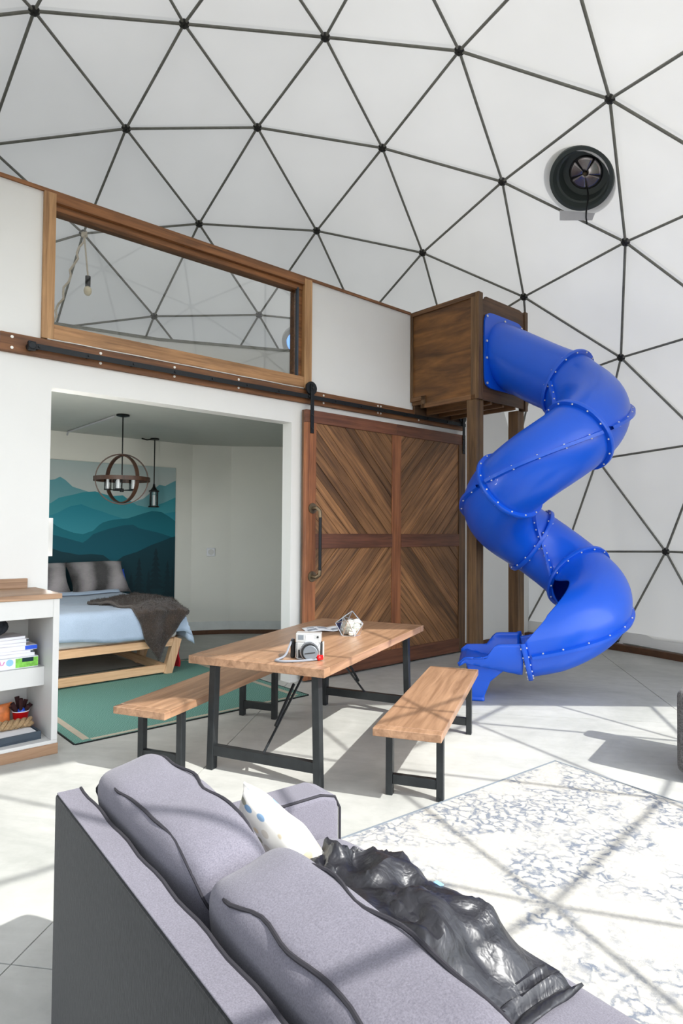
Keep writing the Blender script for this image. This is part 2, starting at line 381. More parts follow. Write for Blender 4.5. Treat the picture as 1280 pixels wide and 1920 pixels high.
def azp(a, s): a = math.radians(a); return Vector((-math.sin(a), math.cos(a), 0)) * s
skin, vinyl, vinyl2 = MB(), MB(), MB(); SK = 1.010
def hole_cone(pt, r):
    c_ = (pt - OC).normalized(); ex_ = c_.orthogonal().normalized(); ey_ = c_.cross(ex_); out = []
    for i in range(24):
        dv = ex_ * math.cos(2 * PI * i / 24) + ey_ * math.sin(2 * PI * i / 24); rim_ = c_ + dv * (r / R)
        tg = c_.cross(dv); nrm = tg.cross(rim_).normalized(); out.append(nrm if nrm.dot(c_) > 0 else -nrm)
    return out
HOLES = [hole_cone(FANP, .335), hole_cone(POR, .20)]
for t in GT:
    P = [GP[i] for i in t]
    if min(p.z for p in P) < -0.112: continue
    far = sum((p.x for p in P)) < -0.9
    work = [P]
    for cone in HOLES:                       # round openings for the exhaust duct and the porthole
        nw = []
        for q in work:
            for pn in cone:
                i_, o_ = clip(q, pn, 0.0)
                if len(o_) > 2: nw.append(o_)
                q = i_
                if len(q) < 3: break
        work = nw
    keep = work
    for nrm, d in (((Vector((0, 0, -1)), -0.42), (azp(152, 1), 0.0), (azp(218, -1), 0.0)) if far else ((Vector((0, 0, -1)), -0.65), (PB, 0.0), (PC, 0.0))):
        nk = []
        for q in keep:
            i_, o_ = clip(q, nrm, d)
            if len(o_) > 2: skin.add([p * R * SK + OC for p in o_], [tuple(range(len(o_)))])
            if len(i_) > 2: nk.append(i_)
        keep = nk
    for q in keep: (vinyl2 if far else vinyl).add([p * R * SK + OC for p in q], [tuple(range(len(q)))])
wv4 = vinyl2.build('added_window_4', 'clear_vinyl', weld=True); tag(wv4, 'unseen clear vinyl panel added to the dome to daylight the bedroom', kind='structure')  # added out of view, lets sky light into the bedroom
dome = skin.build('ceiling', 'membrane', weld=True); tag(dome, 'white fabric dome cover stretched over the strut frame', kind='structure')
wv_ = vinyl.build('window_3', 'clear_vinyl', weld=True); tag(wv_, 'clear vinyl panorama window of the dome', kind='structure')
def project(p):
    q = Vector(p) - CAM; zf = q.dot(fw)
    return None if zf < 0.1 else (640 + F_PX * q.dot(r2) / zf, 960 - F_PX * q.dot(u2) / zf)
def inview(p, m=260):
    q = project(p); return q is not None and -m < q[0] < 1280 + m and -m < q[1] < 1920 + m
edges = sorted({tuple(sorted((t[i], t[(i + 1) % 3]))) for t in GT for i in range(3)})
rest = MB()
hubm = MB().lathe([(0.0, 0.022), (0.03, 0.022), (0.05, 0.012), (0.055, 0.0), (0.05, -0.012), (0.03, -0.022), (0.0, -0.022)], 12).cyl((0, 0, -0.022), (0, 0, -0.04), 0.014, 6)
hub0 = None
for a, b in edges:
    A, B = GP[a], GP[b]
    if min(A.z, B.z) < -0.112: continue
    p, q = A * R + OC, B * R + OC
    seen = any(inview(p.lerp(q, s)) for s in (0, .25, .5, .75, 1)) and not ((p + q) / 2 - CAM).length < 1.2
    if seen:
        d = (q - p); m = MB().cyl((0, 0, 0.035), (0, 0, d.length - 0.035), 0.0150, 8)
        o = m.build('strut', 'strut_steel', dome); o.matrix_world = Matrix.Translation(p) @ d.to_track_quat('Z', 'Y').to_matrix().to_4x4()
    else: rest.cyl(p, q, 0.0165, 6)
o = rest.build('strut_frame', 'strut_steel', dome); tag(o, kind='stuff')
for i, P in enumerate(GP):
    if P.z < -0.112: continue
    p = P * R + OC
    if not inview(p): continue
    if hub0 is None: o = hub0 = hubm.build('hub', 'hub_steel', dome)
    else: o = hub0.copy(); COL.objects.link(o)
    o.parent = dome; o.matrix_world = Matrix.Translation(p) @ P.to_track_quat('Z', 'Y').to_matrix().to_4x4()
# wooden curb ring the dome stands on
m = MB(); NB = 72
def arc(r, z, i): a = 2 * PI * i / NB; return (r * math.cos(a), r * math.sin(a), z)
for i in range(NB):
    for (ra, za), (rb, zb) in (((5.93, 0), (5.93, .085)), ((5.93, .085), (6.12, .085)), ((6.12, .085), (6.12, 0))):
        m.add([arc(ra, za, i), arc(rb, zb, i), arc(rb, zb, i + 1), arc(ra, za, i + 1)], [(0, 1, 2, 3)])
o = m.build('baseboard_dome', 'curb_wood', weld=True); tag(o, 'dark brown wooden curb under the dome edge', kind='structure')
m = MB()
for i in range(NB):
    m.add([arc(6.06, .085, i), arc(6.10, .25, i), arc(6.10, .25, i + 1), arc(6.06, .085, i + 1)], [(0, 1, 2, 3)], True)
    m.add([arc(6.04, .085, i), arc(6.06, .12, i), arc(6.06, .12, i + 1), arc(6.04, .085, i + 1)], [(0, 1, 2, 3)], True)
o = m.build('trim_3', 'membrane', weld=True); tag(o, 'white fabric skirt along the dome base', kind='structure')

# ---------------------------------------------------------------- floor: concrete slab cut by saw joints
fl = MB(); fl.add([(r * math.cos(2 * PI * i / 64), r * math.sin(2 * PI * i / 64), z) for r, z in ((6.5, -0.012), ) for i in range(64)], [tuple(range(64))])
fl.add([(6.5 * math.cos(2 * PI * i / 64), 6.5 * math.sin(2 * PI * i / 64), -0.15) for i in range(64)], [tuple(range(64))])
floor = fl.build('floor', 'joint_dark'); tag(floor, 'grey polished concrete floor with saw cut joints', kind='structure')
jx = [-7, -3.82, -0.02, 3.80, 7]; jy = [-7, -2.9, 0.82, 4.5, 7]; ja = math.radians(3.0); gp = 0.003
disc = [Vector((6.49 * math.cos(2 * PI * i / 64), 6.49 * math.sin(2 * PI * i / 64), 0)) for i in range(64)]
ex, ey = Vector((math.cos(ja), math.sin(ja), 0)), Vector((-math.sin(ja), math.cos(ja), 0))
for i in range(4):
    for j in range(4):
        p = disc
        for nn, d in ((ex, jx[i] + gp), (-ex, -jx[i + 1] + gp), (ey, jy[j] + gp), (-ey, -jy[j + 1] + gp)):
            p = clip(p, nn, d)[0] if len(p) > 2 else p
        if len(p) < 3: continue
        MB().prism(p, lambda q, z: (q.x, q.y, z), -0.011, 0.0).build('slab', 'concrete', floor)

# ---------------------------------------------------------------- main white wall with opening and window hole (wall frame coordinates)
NW, TW, ZT = -1.06, 0.16, 4.47
def uedge(z, n, s): return s * math.sqrt(max(0.01, (R * 0.995) ** 2 - (z - CZ) ** 2 - n * n))
m = MB()
y0, y1 = -NW, -NW + TW
m.box(-1.25, 1.26, y0, y1, 2.84, 3.25); m.box(-1.25, 1.41, y0, y1, 3.25, 3.251)
m.box(1.26, 1.42, y0, y1, 0, 3.25)
zs = [0, .4, .8, 1.2, 1.6, 2.0, 2.4, 2.8, 3.25, 3.6, 3.9, 4.2, ZT]
for z0, z1 in zip(zs, zs[1:]):
    for s, uin in ((1, 1.42), (-1, -1.25 if z0 < 3.25 else -1.33)):
        e0, e1 = uedge(z0, 1.14, s), uedge(z1, 1.14, s)
        m.prism([(uin, z0), (e0, z0), (e1, z1), (uin, z1)], lambda q, d: (q[0], d, q[1]), y0, y1)
wall = m.build('wall_back', 'wall_paint', loc=(0, 0, 0), rotz=WA); tag(wall, 'white painted partition wall with wide bedroom opening', kind='structure')
m = MB().box(uedge(4.5, 1.06, -1) + .02, 3.17, y0 - 0.02, y1 + 0.02, ZT, ZT + 0.03)
o = m.build('trim_1', 'frame_dark_x', rotz=WA); tag(o, 'brown wooden cap along the top of the partition wall', kind='structure')
m = MB().box(4.22, 5.75, y0 - 0.025, y0, 0, 0.085)
o = m.build('baseboard_right', 'curb_wood', rotz=WA); tag(o, 'brown baseboard beside the barn door', kind='structure')
# loft window
win = MB().box(-1.25, -1.2499, y0, y0 + .001, 3.3, 3.301)
win = empty('window_1', (0, 0, 0), WA); tag(win, 'wide loft window in a brown wooden frame above the track', kind='structure')
MB().box(-1.345, -1.25, y0 - 0.035, y1, 3.235, ZT).build('frame_post', 'frame_z', win, 0.003)
MB().box(1.405, 1.51, y0 - 0.035, y1, 3.235, ZT).build('frame_post', 'frame_z', win, 0.003)
MB().box(-1.25, 1.405, y0 - 0.03, y1 - 0.01, 3.24, 3.365).build('sill', 'frame_x', win, 0.003)
MB().box(-1.25, 1.405, y0 - 0.028, y1, 4.40, ZT).build('head', 'frame_dark_x', win, 0.003)
MB().box(-1.25, 1.405, y0 + 0.01, y1 - 0.02, 4.345, 4.40).build('inner_head', 'frame_dark_x', win, 0.003)
MB().box(1.345, 1.405, y0 + 0.02, y1, 3.365, 4.35).build('inner_jamb', 'frame_dark_x', win, 0.003)
MB().box(1.325, 1.347, y0 + 0.0, y0 + 0.035, 3.365, 4.36).build('jamb_strip', 'tray_slate', win, 0.002)
MB().box(-1.25, 1.345, y0 + 0.07, y0 + 0.076, 3.36, 4.36).build('pane', 'pane_glass', win)

# ---------------------------------------------------------------- bedroom shell and loft behind the wall
BW = [(-4.3, -2.6), (-3.3, -3.75), (-2.0, -4.66), (1.96, -4.58), (2.506, -4.31), (3.249, -3.71), (3.95, -2.9), (4.5, -1.9), (4.75, -1.22)]
ZB = 3.0
m = MB()
for a, b in zip(BW, BW[1:]):
    m.box(0, 0, 0, 0, 0, 0) if False else None
    A0, B0 = Vector((a[0], -a[1], 0)), Vector((b[0], -b[1], 0)); nn = Vector(((B0 - A0).y, -(B0 - A0).x, 0)).normalized() * -0.08
    left = b[0] < -1.9
    for f0, f1, z0, z1 in (((0, .04, 0, ZB), (.96, 1, 0, ZB), (.04, .96, 0, .2), (.04, .96, 2.85, ZB)) if left else ((0, 1, 0, ZB),)):
        A, B = A0.lerp(B0, f0), A0.lerp(B0, f1); A.z = B.z = z0; H = Vector((0, 0, z1 - z0))
        m.add([A, B, B + H, A + H, A + nn, B + nn, B + nn + H, A + nn + H], [(0, 1, 2, 3), (7, 6, 5, 4), (0, 4, 5, 1), (3, 2, 6, 7), (0, 3, 7, 4), (1, 5, 6, 2)])
    if left:
        A, B = A0.lerp(B0, .04) + nn / 2, A0.lerp(B0, .96) + nn / 2
        wp = MB().add([A + Vector((0, 0, .2)), B + Vector((0, 0, .2)), B + Vector((0, 0, 2.85)), A + Vector((0, 0, 2.85))], [(0, 1, 2, 3)]).build('added_window_5', 'clear_vinyl', rotz=WA)
        tag(wp, 'unseen clear pane added to daylight the bedroom', kind='structure')  # unseen facets opened up as added panes to brighten the bedroom
o = m.build('wall_bedroom', 'bedroom_paint', rotz=WA); tag(o, 'pale grey faceted bedroom wall', kind='structure')
poly = [(u, -n) for u, n in BW] + [(4.75, y1), (-5.3, y1), (-5.0, 1.9)]
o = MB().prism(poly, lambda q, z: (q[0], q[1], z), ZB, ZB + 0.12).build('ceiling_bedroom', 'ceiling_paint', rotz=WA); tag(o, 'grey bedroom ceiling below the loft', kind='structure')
for nm, mt, t_, z0, z1, lb in (('baseboard_bedroom', 'curb_wood', 0.02, 0, 0.065, 'dark brown base strip of the bedroom wall'), ('trim_2', 'skirt_white', 0.012, 0.067, 0.20, 'white skirting board of the bedroom wall')):
    m = MB()
    for a, b in zip(BW[2:], BW[3:]):
        A, B = Vector((a[0], -a[1], 0)), Vector((b[0], -b[1], 0)); nn = Vector(((B - A).y, -(B - A).x, 0)).normalized() * t_
        Z0, Z1 = Vector((0, 0, z0)), Vector((0, 0, z1))
        m.add([A + Z0, B + Z0, B + Z1, A + Z1, A + nn + Z0, B + nn + Z0, B + nn + Z1, A + nn + Z1], [(0, 1, 2, 3), (7, 6, 5, 4), (0, 4, 5, 1), (3, 2, 6, 7), (0, 3, 7, 4), (1, 5, 6, 2)])
    o = m.build(nm, mt, rotz=WA); tag(o, lb, kind='structure')
# loft knee wall with a dark rail
KW = [(-3.6, -3.3), (-2.2, -4.25), (-0.23, -4.30), (1.1, -4.02), (2.8, -3.22), (3.7, -2.2), (4.0, -1.3)]
m, mr = MB(), MB()
for a, b in zip(KW, KW[1:]):
    A, B = Vector((a[0], -a[1], ZB + .12)), Vector((b[0], -b[1], ZB + .12)); H = Vector((0, 0, 4.36 - ZB - .12))
    nn = Vector(((B - A).y, -(B - A).x, 0)).normalized() * -0.06
    m.add([A, B, B + H, A + H, A + nn, B + nn, B + nn + H, A + nn + H], [(0, 1, 2, 3), (7, 6, 5, 4), (0, 4, 5, 1), (3, 2, 6, 7), (0, 3, 7, 4), (1, 5, 6, 2)])
    mr.bar(A + H + Vector((0, 0, .02)) + nn / 2, B + H + Vector((0, 0, .02)) + nn / 2, 0.08, 0.04)
o = m.build('wall_loft', 'wall_paint', rotz=WA); tag(o, 'low white knee wall of the loft seen through the window', kind='structure')
mr.build('rail', 'strut_steel', o)

def on_dome(p, off=0.0):
    d = (Vector(p) - OC).normalized(); return d, OC + d * (R * SK * 0.985 - off)
# porthole skylight
d, p = on_dome(POR, 0.0)
win2 = empty('window_2'); tag(win2, 'round blue porthole skylight behind the loft window', kind='structure')
win2.matrix_world = Matrix.Translation(p) @ d.to_track_quat('Z', 'Y').to_matrix().to_4x4()
MB().lathe([(0.19, -0.03), (0.26, -0.03), (0.27, 0.03), (0.19, 0.03), (0.19, -0.03)], 32).build('rim', 'white_gloss', win2)
clear('sky_pane', (0.42, 0.60, 0.92, 1), 0.6)
MB().lathe([(0.0, -0.012), (0.195, -0.012), (0.195, 0.0), (0.0, 0.0)], 32).build('pane', 'sky_pane', win2)

# ---------------------------------------------------------------- barn door
DU0, DU1, DZ0, DZ1 = 1.38, 4.20, 0.02, 2.99
DF = 0.95                                    # local y of the front face (n = -0.95)
door = wroot('barn_door', 'big dark brown barn door of diagonal planks hanging right of the opening', 'door', DU0, -1.02, 0)
ox, oy = DU0, 1.02
def dbox(name, mat, u0, u1, z0, z1, ya=DF, yb=1.0, bevel=0.004, par=door):
    return MB().box(u0 - ox, u1 - ox, ya - oy, yb - oy, z0, z1).build(name, mat, par, bevel)
dbox('stile', 'door_red_z', DU0, 1.525, DZ0, 2.85)
dbox('stile', 'door_dark_z', 4.06, DU1, DZ0, 2.85)
dbox('mullion', 'door_red_z', 2.745, 2.905, 0.20, 2.85, DF + .004)
dbox('rail', 'door_red_x', DU0, 2.82, 2.85, DZ1); dbox('rail', 'door_red_x', 2.823, DU1, 2.85, DZ1)
dbox('rail', 'door_red_x', 1.525, 2.745, 1.455, 1.62); dbox('rail', 'door_red_x', 2.905, 4.06, 1.455, 1.62)
dbox('rail', 'door_red_x', 1.525, 4.06, DZ0, 0.20)
dbox('back_panel', 'door_dark_z', DU0, DU1, DZ0, DZ1, 1.0, 1.03)
s2 = math.sqrt(.5)
for (a0, a1, b0, b1, sg) in ((1.525, 2.745, 1.62, 2.85, -1), (2.905, 4.06, 1.62, 2.85, 1), (1.525, 2.745, 0.20, 1.455, 1), (2.905, 4.06, 0.20, 1.455, -1)):
    rect = [Vector((a0, b0, 0)), Vector((a1, b0, 0)), Vector((a1, b1, 0)), Vector((a0, b1, 0))]
    dr, nr = Vector((s2, sg * s2, 0)), Vector((-sg * s2, s2, 0))
    pr = [p.dot(nr) for p in rect]; q = min(pr)
    while q < max(pr):
        wd = random.choice((0.10, 0.115, 0.13, 0.14)); lo, hi = q + 0.0025, q + wd - 0.0025; q += wd
        p = clip(rect, nr, lo)[0]
        p = clip(p, -nr, -hi)[0] if len(p) > 2 else p
        if len(p) < 3: continue
        c = sum(p, Vector()) / len(p); loc = [((x - c).dot(dr), (x - c).dot(nr)) for x in p]
        th_ = random.uniform(0, .006)
        o = MB().prism(loc, lambda w, d: (w[0], d, w[1]) if sg > 0 else (w[0], d, w[1]), 0.0, 0.022).build('plank', 'door_plank', door)
        o.location = (c.x - ox, DF + 0.014 + th_ - oy, c.y); o.rotation_euler = (0, -sg * PI / 4, 0)
# pipe handle
hd = MB().tube([(1.475 - ox, DF - .01 - oy, 1.90), (1.475 - ox, DF - .075 - oy, 1.905), (1.50 - ox, DF - .10 - oy, 1.87), (1.505 - ox, DF - .10 - oy, 1.80)], 0.021, 10)
hd.tube([(1.475 - ox, DF - .01 - oy, 1.15), (1.475 - ox, DF - .075 - oy, 1.145), (1.50 - ox, DF - .10 - oy, 1.17), (1.505 - ox, DF - .10 - oy, 1.22)], 0.021, 10)
hd.cyl((1.475 - ox, DF - oy, 1.90), (1.475 - ox, DF - .012 - oy, 1.90), 0.058, 20).cyl((1.475 - ox, DF - oy, 1.15), (1.475 - ox, DF - .012 - oy, 1.15), 0.058, 20)
hdo = hd.build('handle', 'pipe_brass', door); tag(hdo, 'brass toned pipe fittings of the handle')
MB().cyl((1.505 - ox, DF - .10 - oy, 1.21), (1.505 - ox, DF - .10 - oy, 1.81), 0.0175, 12).build('grip', 'black_metal', hdo)
RZ = 3.135                                    # rail centre height
for hu in (1.455, 4.15):
    h = MB().box(hu - .024 - ox, hu + .024 - ox, DF - .012 - oy, DF - .003 - oy, 2.73, 3.27).cyl((hu - ox, DF - .012 - oy, 3.262), (hu - ox, DF - .003 - oy, 3.262), .024, 14)
    ho = h.build('hanger', 'black_metal', door, 0.002)
    wl = MB().cyl((hu - ox, DF + .004 - oy, 3.232), (hu - ox, DF + .026 - oy, 3.232), 0.074, 28).cyl((hu - ox, DF + .0 - oy, 3.232), (hu - ox, DF + .03 - oy, 3.232), 0.02, 12)
    wl.build('wheel', 'black_metal', ho)
    b = MB()
    for zb in (2.78, 2.93, 3.232): b.cyl((hu - ox, DF - .022 - oy, zb), (hu - ox, DF - .012 - oy, zb), .011, 8)
    b.build('bolt', 'hub_steel', ho)
# ---------------------------------------------------------------- track
tr = wroot('barn_door_track', 'long stained board with black steel sliding track across the white wall', 'door track', -1.655, -1.06, 3.07)
tx, ty, tz = -1.655, 1.06, 3.07
MB().box(0, 4.25 - tx, 1.022 - ty, 1.06 - ty, 0.0, 0.155).build('backing_board', 'beam_x', tr, 0.003)
MB().box(-1.43 - tx, 4.22 - tx, 0.962 - ty, 0.97 - ty, 3.112 - tz, 3.158 - tz).build('rail', 'black_metal', tr, 0.001)
bb = MB(); ss = MB()
for i in range(15):
    bu = -1.38 + i * 0.4
    if bu > 4.2: break
    MB().cyl((bu - tx, 0.97 - ty, RZ - tz), (bu - tx, 1.022 - ty, RZ - tz), 0.014, 10).build('spacer', 'black_metal', tr)
    MB().cyl((bu - tx, 0.95 - ty, RZ - tz), (bu - tx, 0.962 - ty, RZ - tz), 0.011, 6).build('bolt', 'black_metal', tr)
for su in (-1.57, -0.86, -0.16, 0.55, 1.68, 2.55, 2.6, 3.3):
    for dz in (0.035, 0.122):
        MB().cyl((su - tx, 1.016 - ty, dz), (su - tx, 1.022 - ty, dz), 0.012, 10).build('screw', 'screw_white', tr)
MB().box(-1.47 - tx, -1.41 - tx, 0.935 - ty, 0.975 - ty, 3.095 - tz, 3.165 - tz).cyl((-1.44 - tx, .93 - ty, 3.13 - tz), (-1.44 - tx, 1.02 - ty, 3.13 - tz), .03, 12).build('stop', 'black_metal', tr, 0.004)
o = MB().tube([(-1.30 + 0.27 * i, 1.03 + 0.002 * math.sin(i * 2.1), 3.2325 + .004 * abs(math.sin(i * 1.7))) for i in range(11)], 0.005, 6).build('cable', 'screw_white', rotz=WA)
tag(o, 'thin white cable lying along the top of the track board', 'cable')

# ---------------------------------------------------------------- slide tower
TU0, TU1, TN, TZ0, TZ1 = 3.17, 4.18, 0.02, 3.22, 4.49
tw = wroot('slide_tower', 'dark stained plywood box on tall posts carrying the slide entry', 'play tower', TU0, TN, 0)
def tb(name, mat, u0, u1, n0, n1, z0, z1, bevel=0.004):
    return MB().box(u0 - TU0, u1 - TU0, -(n1 - TN), -(n0 - TN), z0, z1).build(name, mat, tw, bevel)
NB_ = NW + 0.006
tb('side_panel', 'ply_y', TU0 + .02, TU0 + .035, NB_ + .02, TN - .02, TZ0 + .06, TZ1 - .05, 0)
tb('side_panel', 'ply_y', TU1 - .035, TU1 - .02, NB_ + .02, TN - .02, TZ0 + .06, TZ1 - .05, 0)
tb('top_trim', 'tower_y', TU0, TU0 + .04, NB_, TN - .04, TZ1 - .055, TZ1)
tb('bottom_trim', 'tower_y', TU0, TU0 + .04, -0.86, TN - .04, TZ0, TZ0 + .06)
tb('bottom_trim', 'tower_y', TU0, TU0 + .04, NB_, -0.80, TZ0 + .105, TZ0 + .16)
tb('corner_trim', 'tower_z', TU0, TU0 + .04, -0.87, -0.80, TZ0, TZ0 + .16)
tb('corner_trim', 'tower_z', TU0, TU0 + .04, NB_, NB_ + .04, TZ0 + .16, TZ1 - .055)
tb('corner_trim', 'tower_z', TU0, TU0 + .04, TN - .11, TN - .022, TZ0 + .0, TZ1)
tb('corner_trim', 'tower_z', TU0, TU0 + .085, TN - .022, TN + .006, TZ0, TZ1)
tb('corner_trim', 'tower_z', TU1 - .05, TU1 + .01, TN - .08, TN + .02, TZ0 - .03, TZ1 - .03)
# front panel with round hole
m = MB(); cu, cz, hr = 3.675, 3.835, 0.44; W2 = (TU1 - .05 - cu, cu - TU0 - .085, TZ1 - .03 - cz, cz - TZ0 - .0)
ring_i, ring_o = [], []
for i in range(48):
    a = 2 * PI * i / 48; c_, s_ = math.cos(a), math.sin(a)
    kx = (W2[0] if c_ > 0 else W2[1]) / max(1e-6, abs(c_)); kz = (W2[2] if s_ > 0 else W2[3]) / max(1e-6, abs(s_)); kk = min(kx, kz)
    ring_i.append((cu + hr * c_, cz + hr * s_)); ring_o.append((cu + kk * c_, cz + kk * s_))
for i in range(48):
    j = (i + 1) % 48
    for yy in (0.0, 0.018): m.add([(q[0] - TU0, yy, q[1]) for q in (ring_i[i], ring_i[j], ring_o[j], ring_o[i])], [(0, 1, 2, 3)])
m.build('front_panel', 'tower_x', tw)
tb('floor_deck', 'tower_x', TU0 + .04, TU1 - .04, NB_, TN - .03, TZ0 + .075, TZ0 + .1)
tb('fascia', 'tower_x', TU0 + .085, TU1 - .05, TN - .02, TN + .004, TZ0 - .005, TZ0 + .09)
for ju in (3.45, 3.70, 3.95): tb('joist', 'tower_y', ju, ju + .04, NB_ + .02, TN - .03, TZ0 - .03, TZ0 + .075)
tb('ledger', 'tower_x', TU0 + .05, TU1, NB_, NB_ + .04, TZ0 - .06, TZ0 + .075)
tb('post', 'tower_z', TU0 + .005, TU0 + .145, TN - .17, TN - .03, 0, TZ0 + .0)
tb('post', 'tower_z', TU1 - .145, TU1 - .005, TN - .17, TN - .03, 0, TZ0 - .03)
tb('sole_plate', 'tower_x', TU0 + .145, TU1 - .145, TN - .14, TN - .06, 0, 0.09)

# ---------------------------------------------------------------- tube slide
AX = Vector((2.605, 2.033, 0)); RP, RTU = 0.49, 0.36
YA = math.degrees(-YAW)
keys = [(41, 3.30), (-10, 2.98), (-68, 2.62), (-150, 2.14), (-215, 1.83), (-273, 1.556), (-335, 1.16), (-390, 0.92), (-450, 0.69), (-466, 0.63)]
def zth(t):
    for (a, za), (b, zb) in zip(keys, keys[1:]):
        if t >= b: 
            s = (a - t) / (a - b); return za + (zb - za) * s
    return keys[-1][1]
def hel(t, dz=0):
    a = math.radians(t + YA); return AX + Vector((RP * math.cos(a), RP * math.sin(a), zth(t) + dz))
path = []
ring1 = hel(41); start = wpt(3.675, 0.03, 3.815); start = start + (start - ring1) * 0.16
for i in range(9):
    s = i / 9; p = start.lerp(ring1, s); path.append(p)
i1 = len(path)
idx = {'r1': i1}
tlist = list(range(41, -467, -4))
for t in tlist: path.append(hel(t))
def near(t): return i1 + min(range(len(tlist)), key=lambda q: abs(tlist[q] - t))
idx.update(r2=near(-68), r3=near(-150), r4=near(-273), r5=near(-335))
end = hel(tlist[-1]); aa = math.radians(tlist[-1] + YA); tang = Vector((math.sin(aa), -math.cos(aa), 0))
for i in range(1, 6): path.append(end + tang * (0.052 * i) + Vector((0, 0, -0.012 * i)))
idx['r6'] = len(path) - 1
# smooth heights a little
zz = [p.z for p in path]
for _ in range(6): zz = [zz[0]] + [(zz[i - 1] + 2 * zz[i] + zz[i + 1]) / 4 for i in range(1, len(zz) - 1)] + [zz[-1]]
for p, z in zip(path, zz): p.z = z
frames = []
for i, p in enumerate(path):
    t = (path[min(i + 1, len(path) - 1)] - path[max(i - 1, 0)]).normalized()
    sd = t.cross(Vector((0, 0, 1))).normalized(); nn = sd.cross(t).normalized(); frames.append((p, t, sd, nn))
SL0 = Vector((2.605, 2.033, 0))
slide = empty('tube_slide', SL0, 0, 'bright blue spiral tube slide winding down from the plywood tower', 'slide')
def off(i, ang, r):
    p, t, sd, nn = frames[i]; return p + (sd * math.cos(ang) + nn * math.sin(ang)) * r - SL0
def shell(i0, i1_, a0, a1, r=RTU, na=40, solid=0.0, name='tube_section', par=slide, cut=None):
    m = MB(); ks = list(range(i0, i1_ + 1)); L = len(ks) - 1
    def fn(a, b):
        k_ = i0 + int(round(a * L)); lo, hi = a0, a1
        if cut: lo, hi = cut(a)
        return off(k_, lo + (hi - lo) * b, r)
    m.grid(fn, L, na); return m.build(name, 'slide_blue', par, solid=solid, weld=True)
def ring(i, par, a0=0, a1=2 * PI, n=48, closed=True):
    m = MB(); p, t, sd, nn = frames[i]; prof = [(RTU - .004, -.022), (RTU + .038, -.022), (RTU + .042, -.014), (RTU + .042, .014), (RTU + .038, .022), (RTU - .004, .022)]
    vs = []
    for j in range(n + 1):
        a = a0 + (a1 - a0) * j / n; dv = sd * math.cos(a) + nn * math.sin(a)
        vs += [p - SL0 + dv * r_ + t * q for r_, q in prof]
    K = len(prof); m.add(vs, [(j * K + q, (j + 1) * K + q, (j + 1) * K + q + 1, j * K + q + 1) for j in range(n) for q in range(K - 1)], True)
    o = m.build('flange', 'slide_blue', par, angle=35)
    b = MB()
    for j in range(14):
        a = a0 + (a1 - a0) * (j + .5) / 14; dv = sd * math.cos(a) + nn * math.sin(a)
        for sg in (-1, 1): b.ball(p - SL0 + dv * (RTU + .022) + t * sg * .025, 0.0095, 6)
    tag(b.build('bolt_row', 'screw_white', o), kind='stuff'); return o
def seam(i0, i1_, ang, par):
    m = MB(); b = MB(); ks = range(i0 + 1, i1_)
    vs = []; prof = [(RTU - .004, -.020), (RTU + .044, -.016), (RTU + .044, .016), (RTU - .004, .020)]
    for k_ in ks:
        p, t, sd, nn = frames[k_]; dv = sd * math.cos(ang) + nn * math.sin(ang); ev = -sd * math.sin(ang) + nn * math.cos(ang)
        vs += [p - SL0 + dv * r_ + ev * q for r_, q in prof]
    K = 4; m.add(vs, [(j * K + q, (j + 1) * K + q, (j + 1) * K + q + 1, j * K + q + 1) for j in range(len(ks) - 1) for q in range(K - 1)], True)
    o = m.build('seam_flange', 'slide_blue', par, angle=35)
    acc = 0.06
    for k_ in list(ks)[1:]:
        acc += (frames[k_][0] - frames[k_ - 1][0]).length
        if acc > 0.125:
            acc = 0; p, t, sd, nn = frames[k_]; dv = sd * math.cos(ang) + nn * math.sin(ang); ev = -sd * math.sin(ang) + nn * math.cos(ang)
            for sg in (-1, 1): b.ball(p - SL0 + dv * (RTU + .02) + ev * sg * .019, 0.0095, 6)
    tag(b.build('bolt_row', 'screw_white', o), kind='stuff')
cuts = [0, idx['r1'], idx['r2'], idx['r3'], idx['r4'], idx['r5']]
for a, b in zip(cuts, cuts[1:]):
    s_ = shell(a, b, 0, 2 * PI)
    ring(b, slide)
    if a >= idx['r1']:
        for ang in (0, PI): seam(a, b, ang, s_)
# last bend: lower half shell with an open hood over the outer side
# side vector points to the right of travel (towards the spiral axis), so the outer side is at angle pi
s_ = shell(idx['r5'], idx['r6'], PI, 2 * PI, solid=0.014, name='chute', cut=lambda a: (PI * 1.10, PI * (1.98 - .28 * math.sin(PI * min(1, a * 1.1)) ** .6)))
seam(idx['r5'], idx['r6'], PI * 1.10, s_)
def hood(a):
    return (PI * (0.0 + 0.99 * a ** 1.35), PI * 1.10)
shell(idx['r5'], idx['r6'], 0, PI, solid=0.014, name='hood', cut=hood)
ring(idx['r6'], slide, PI * 0.98, 2.02 * PI, 40)
# exit trough with lips and pedestal foot
p, t, sd, nn = frames[idx['r6']]; th2 = Vector((t.x, t.y, 0)).normalized(); side = sd
def ex_(a, b):
    L = 0.60; x = a * L; ang = PI * 0.98 + 1.04 * PI * b
    r_ = RTU * (1 + .04 * a); wv_ = math.cos(ang) * r_; hv = math.sin(ang) * r_
    st_ = max(0, min(1, (a - 0.38) / 0.20)); st_ = st_ * st_ * (3 - 2 * st_)
    topz = 0.02 - 0.13 * st_
    hv = min(hv, topz); hv = max(hv, -0.30 + 0.16 * a)
    if a > .9: hv -= (a - .9) * .5
    return p - SL0 + th2 * x + side * wv_ + Vector((0, 0, hv - .03 * a))
m = MB().grid(ex_, 20, 36); m.build('exit_trough', 'slide_blue', slide, solid=0.02, weld=True)
m = MB(); L0, L1 = 0.26, 0.50
for (x0, x1, z) in ((0.0, 0, 0),): pass
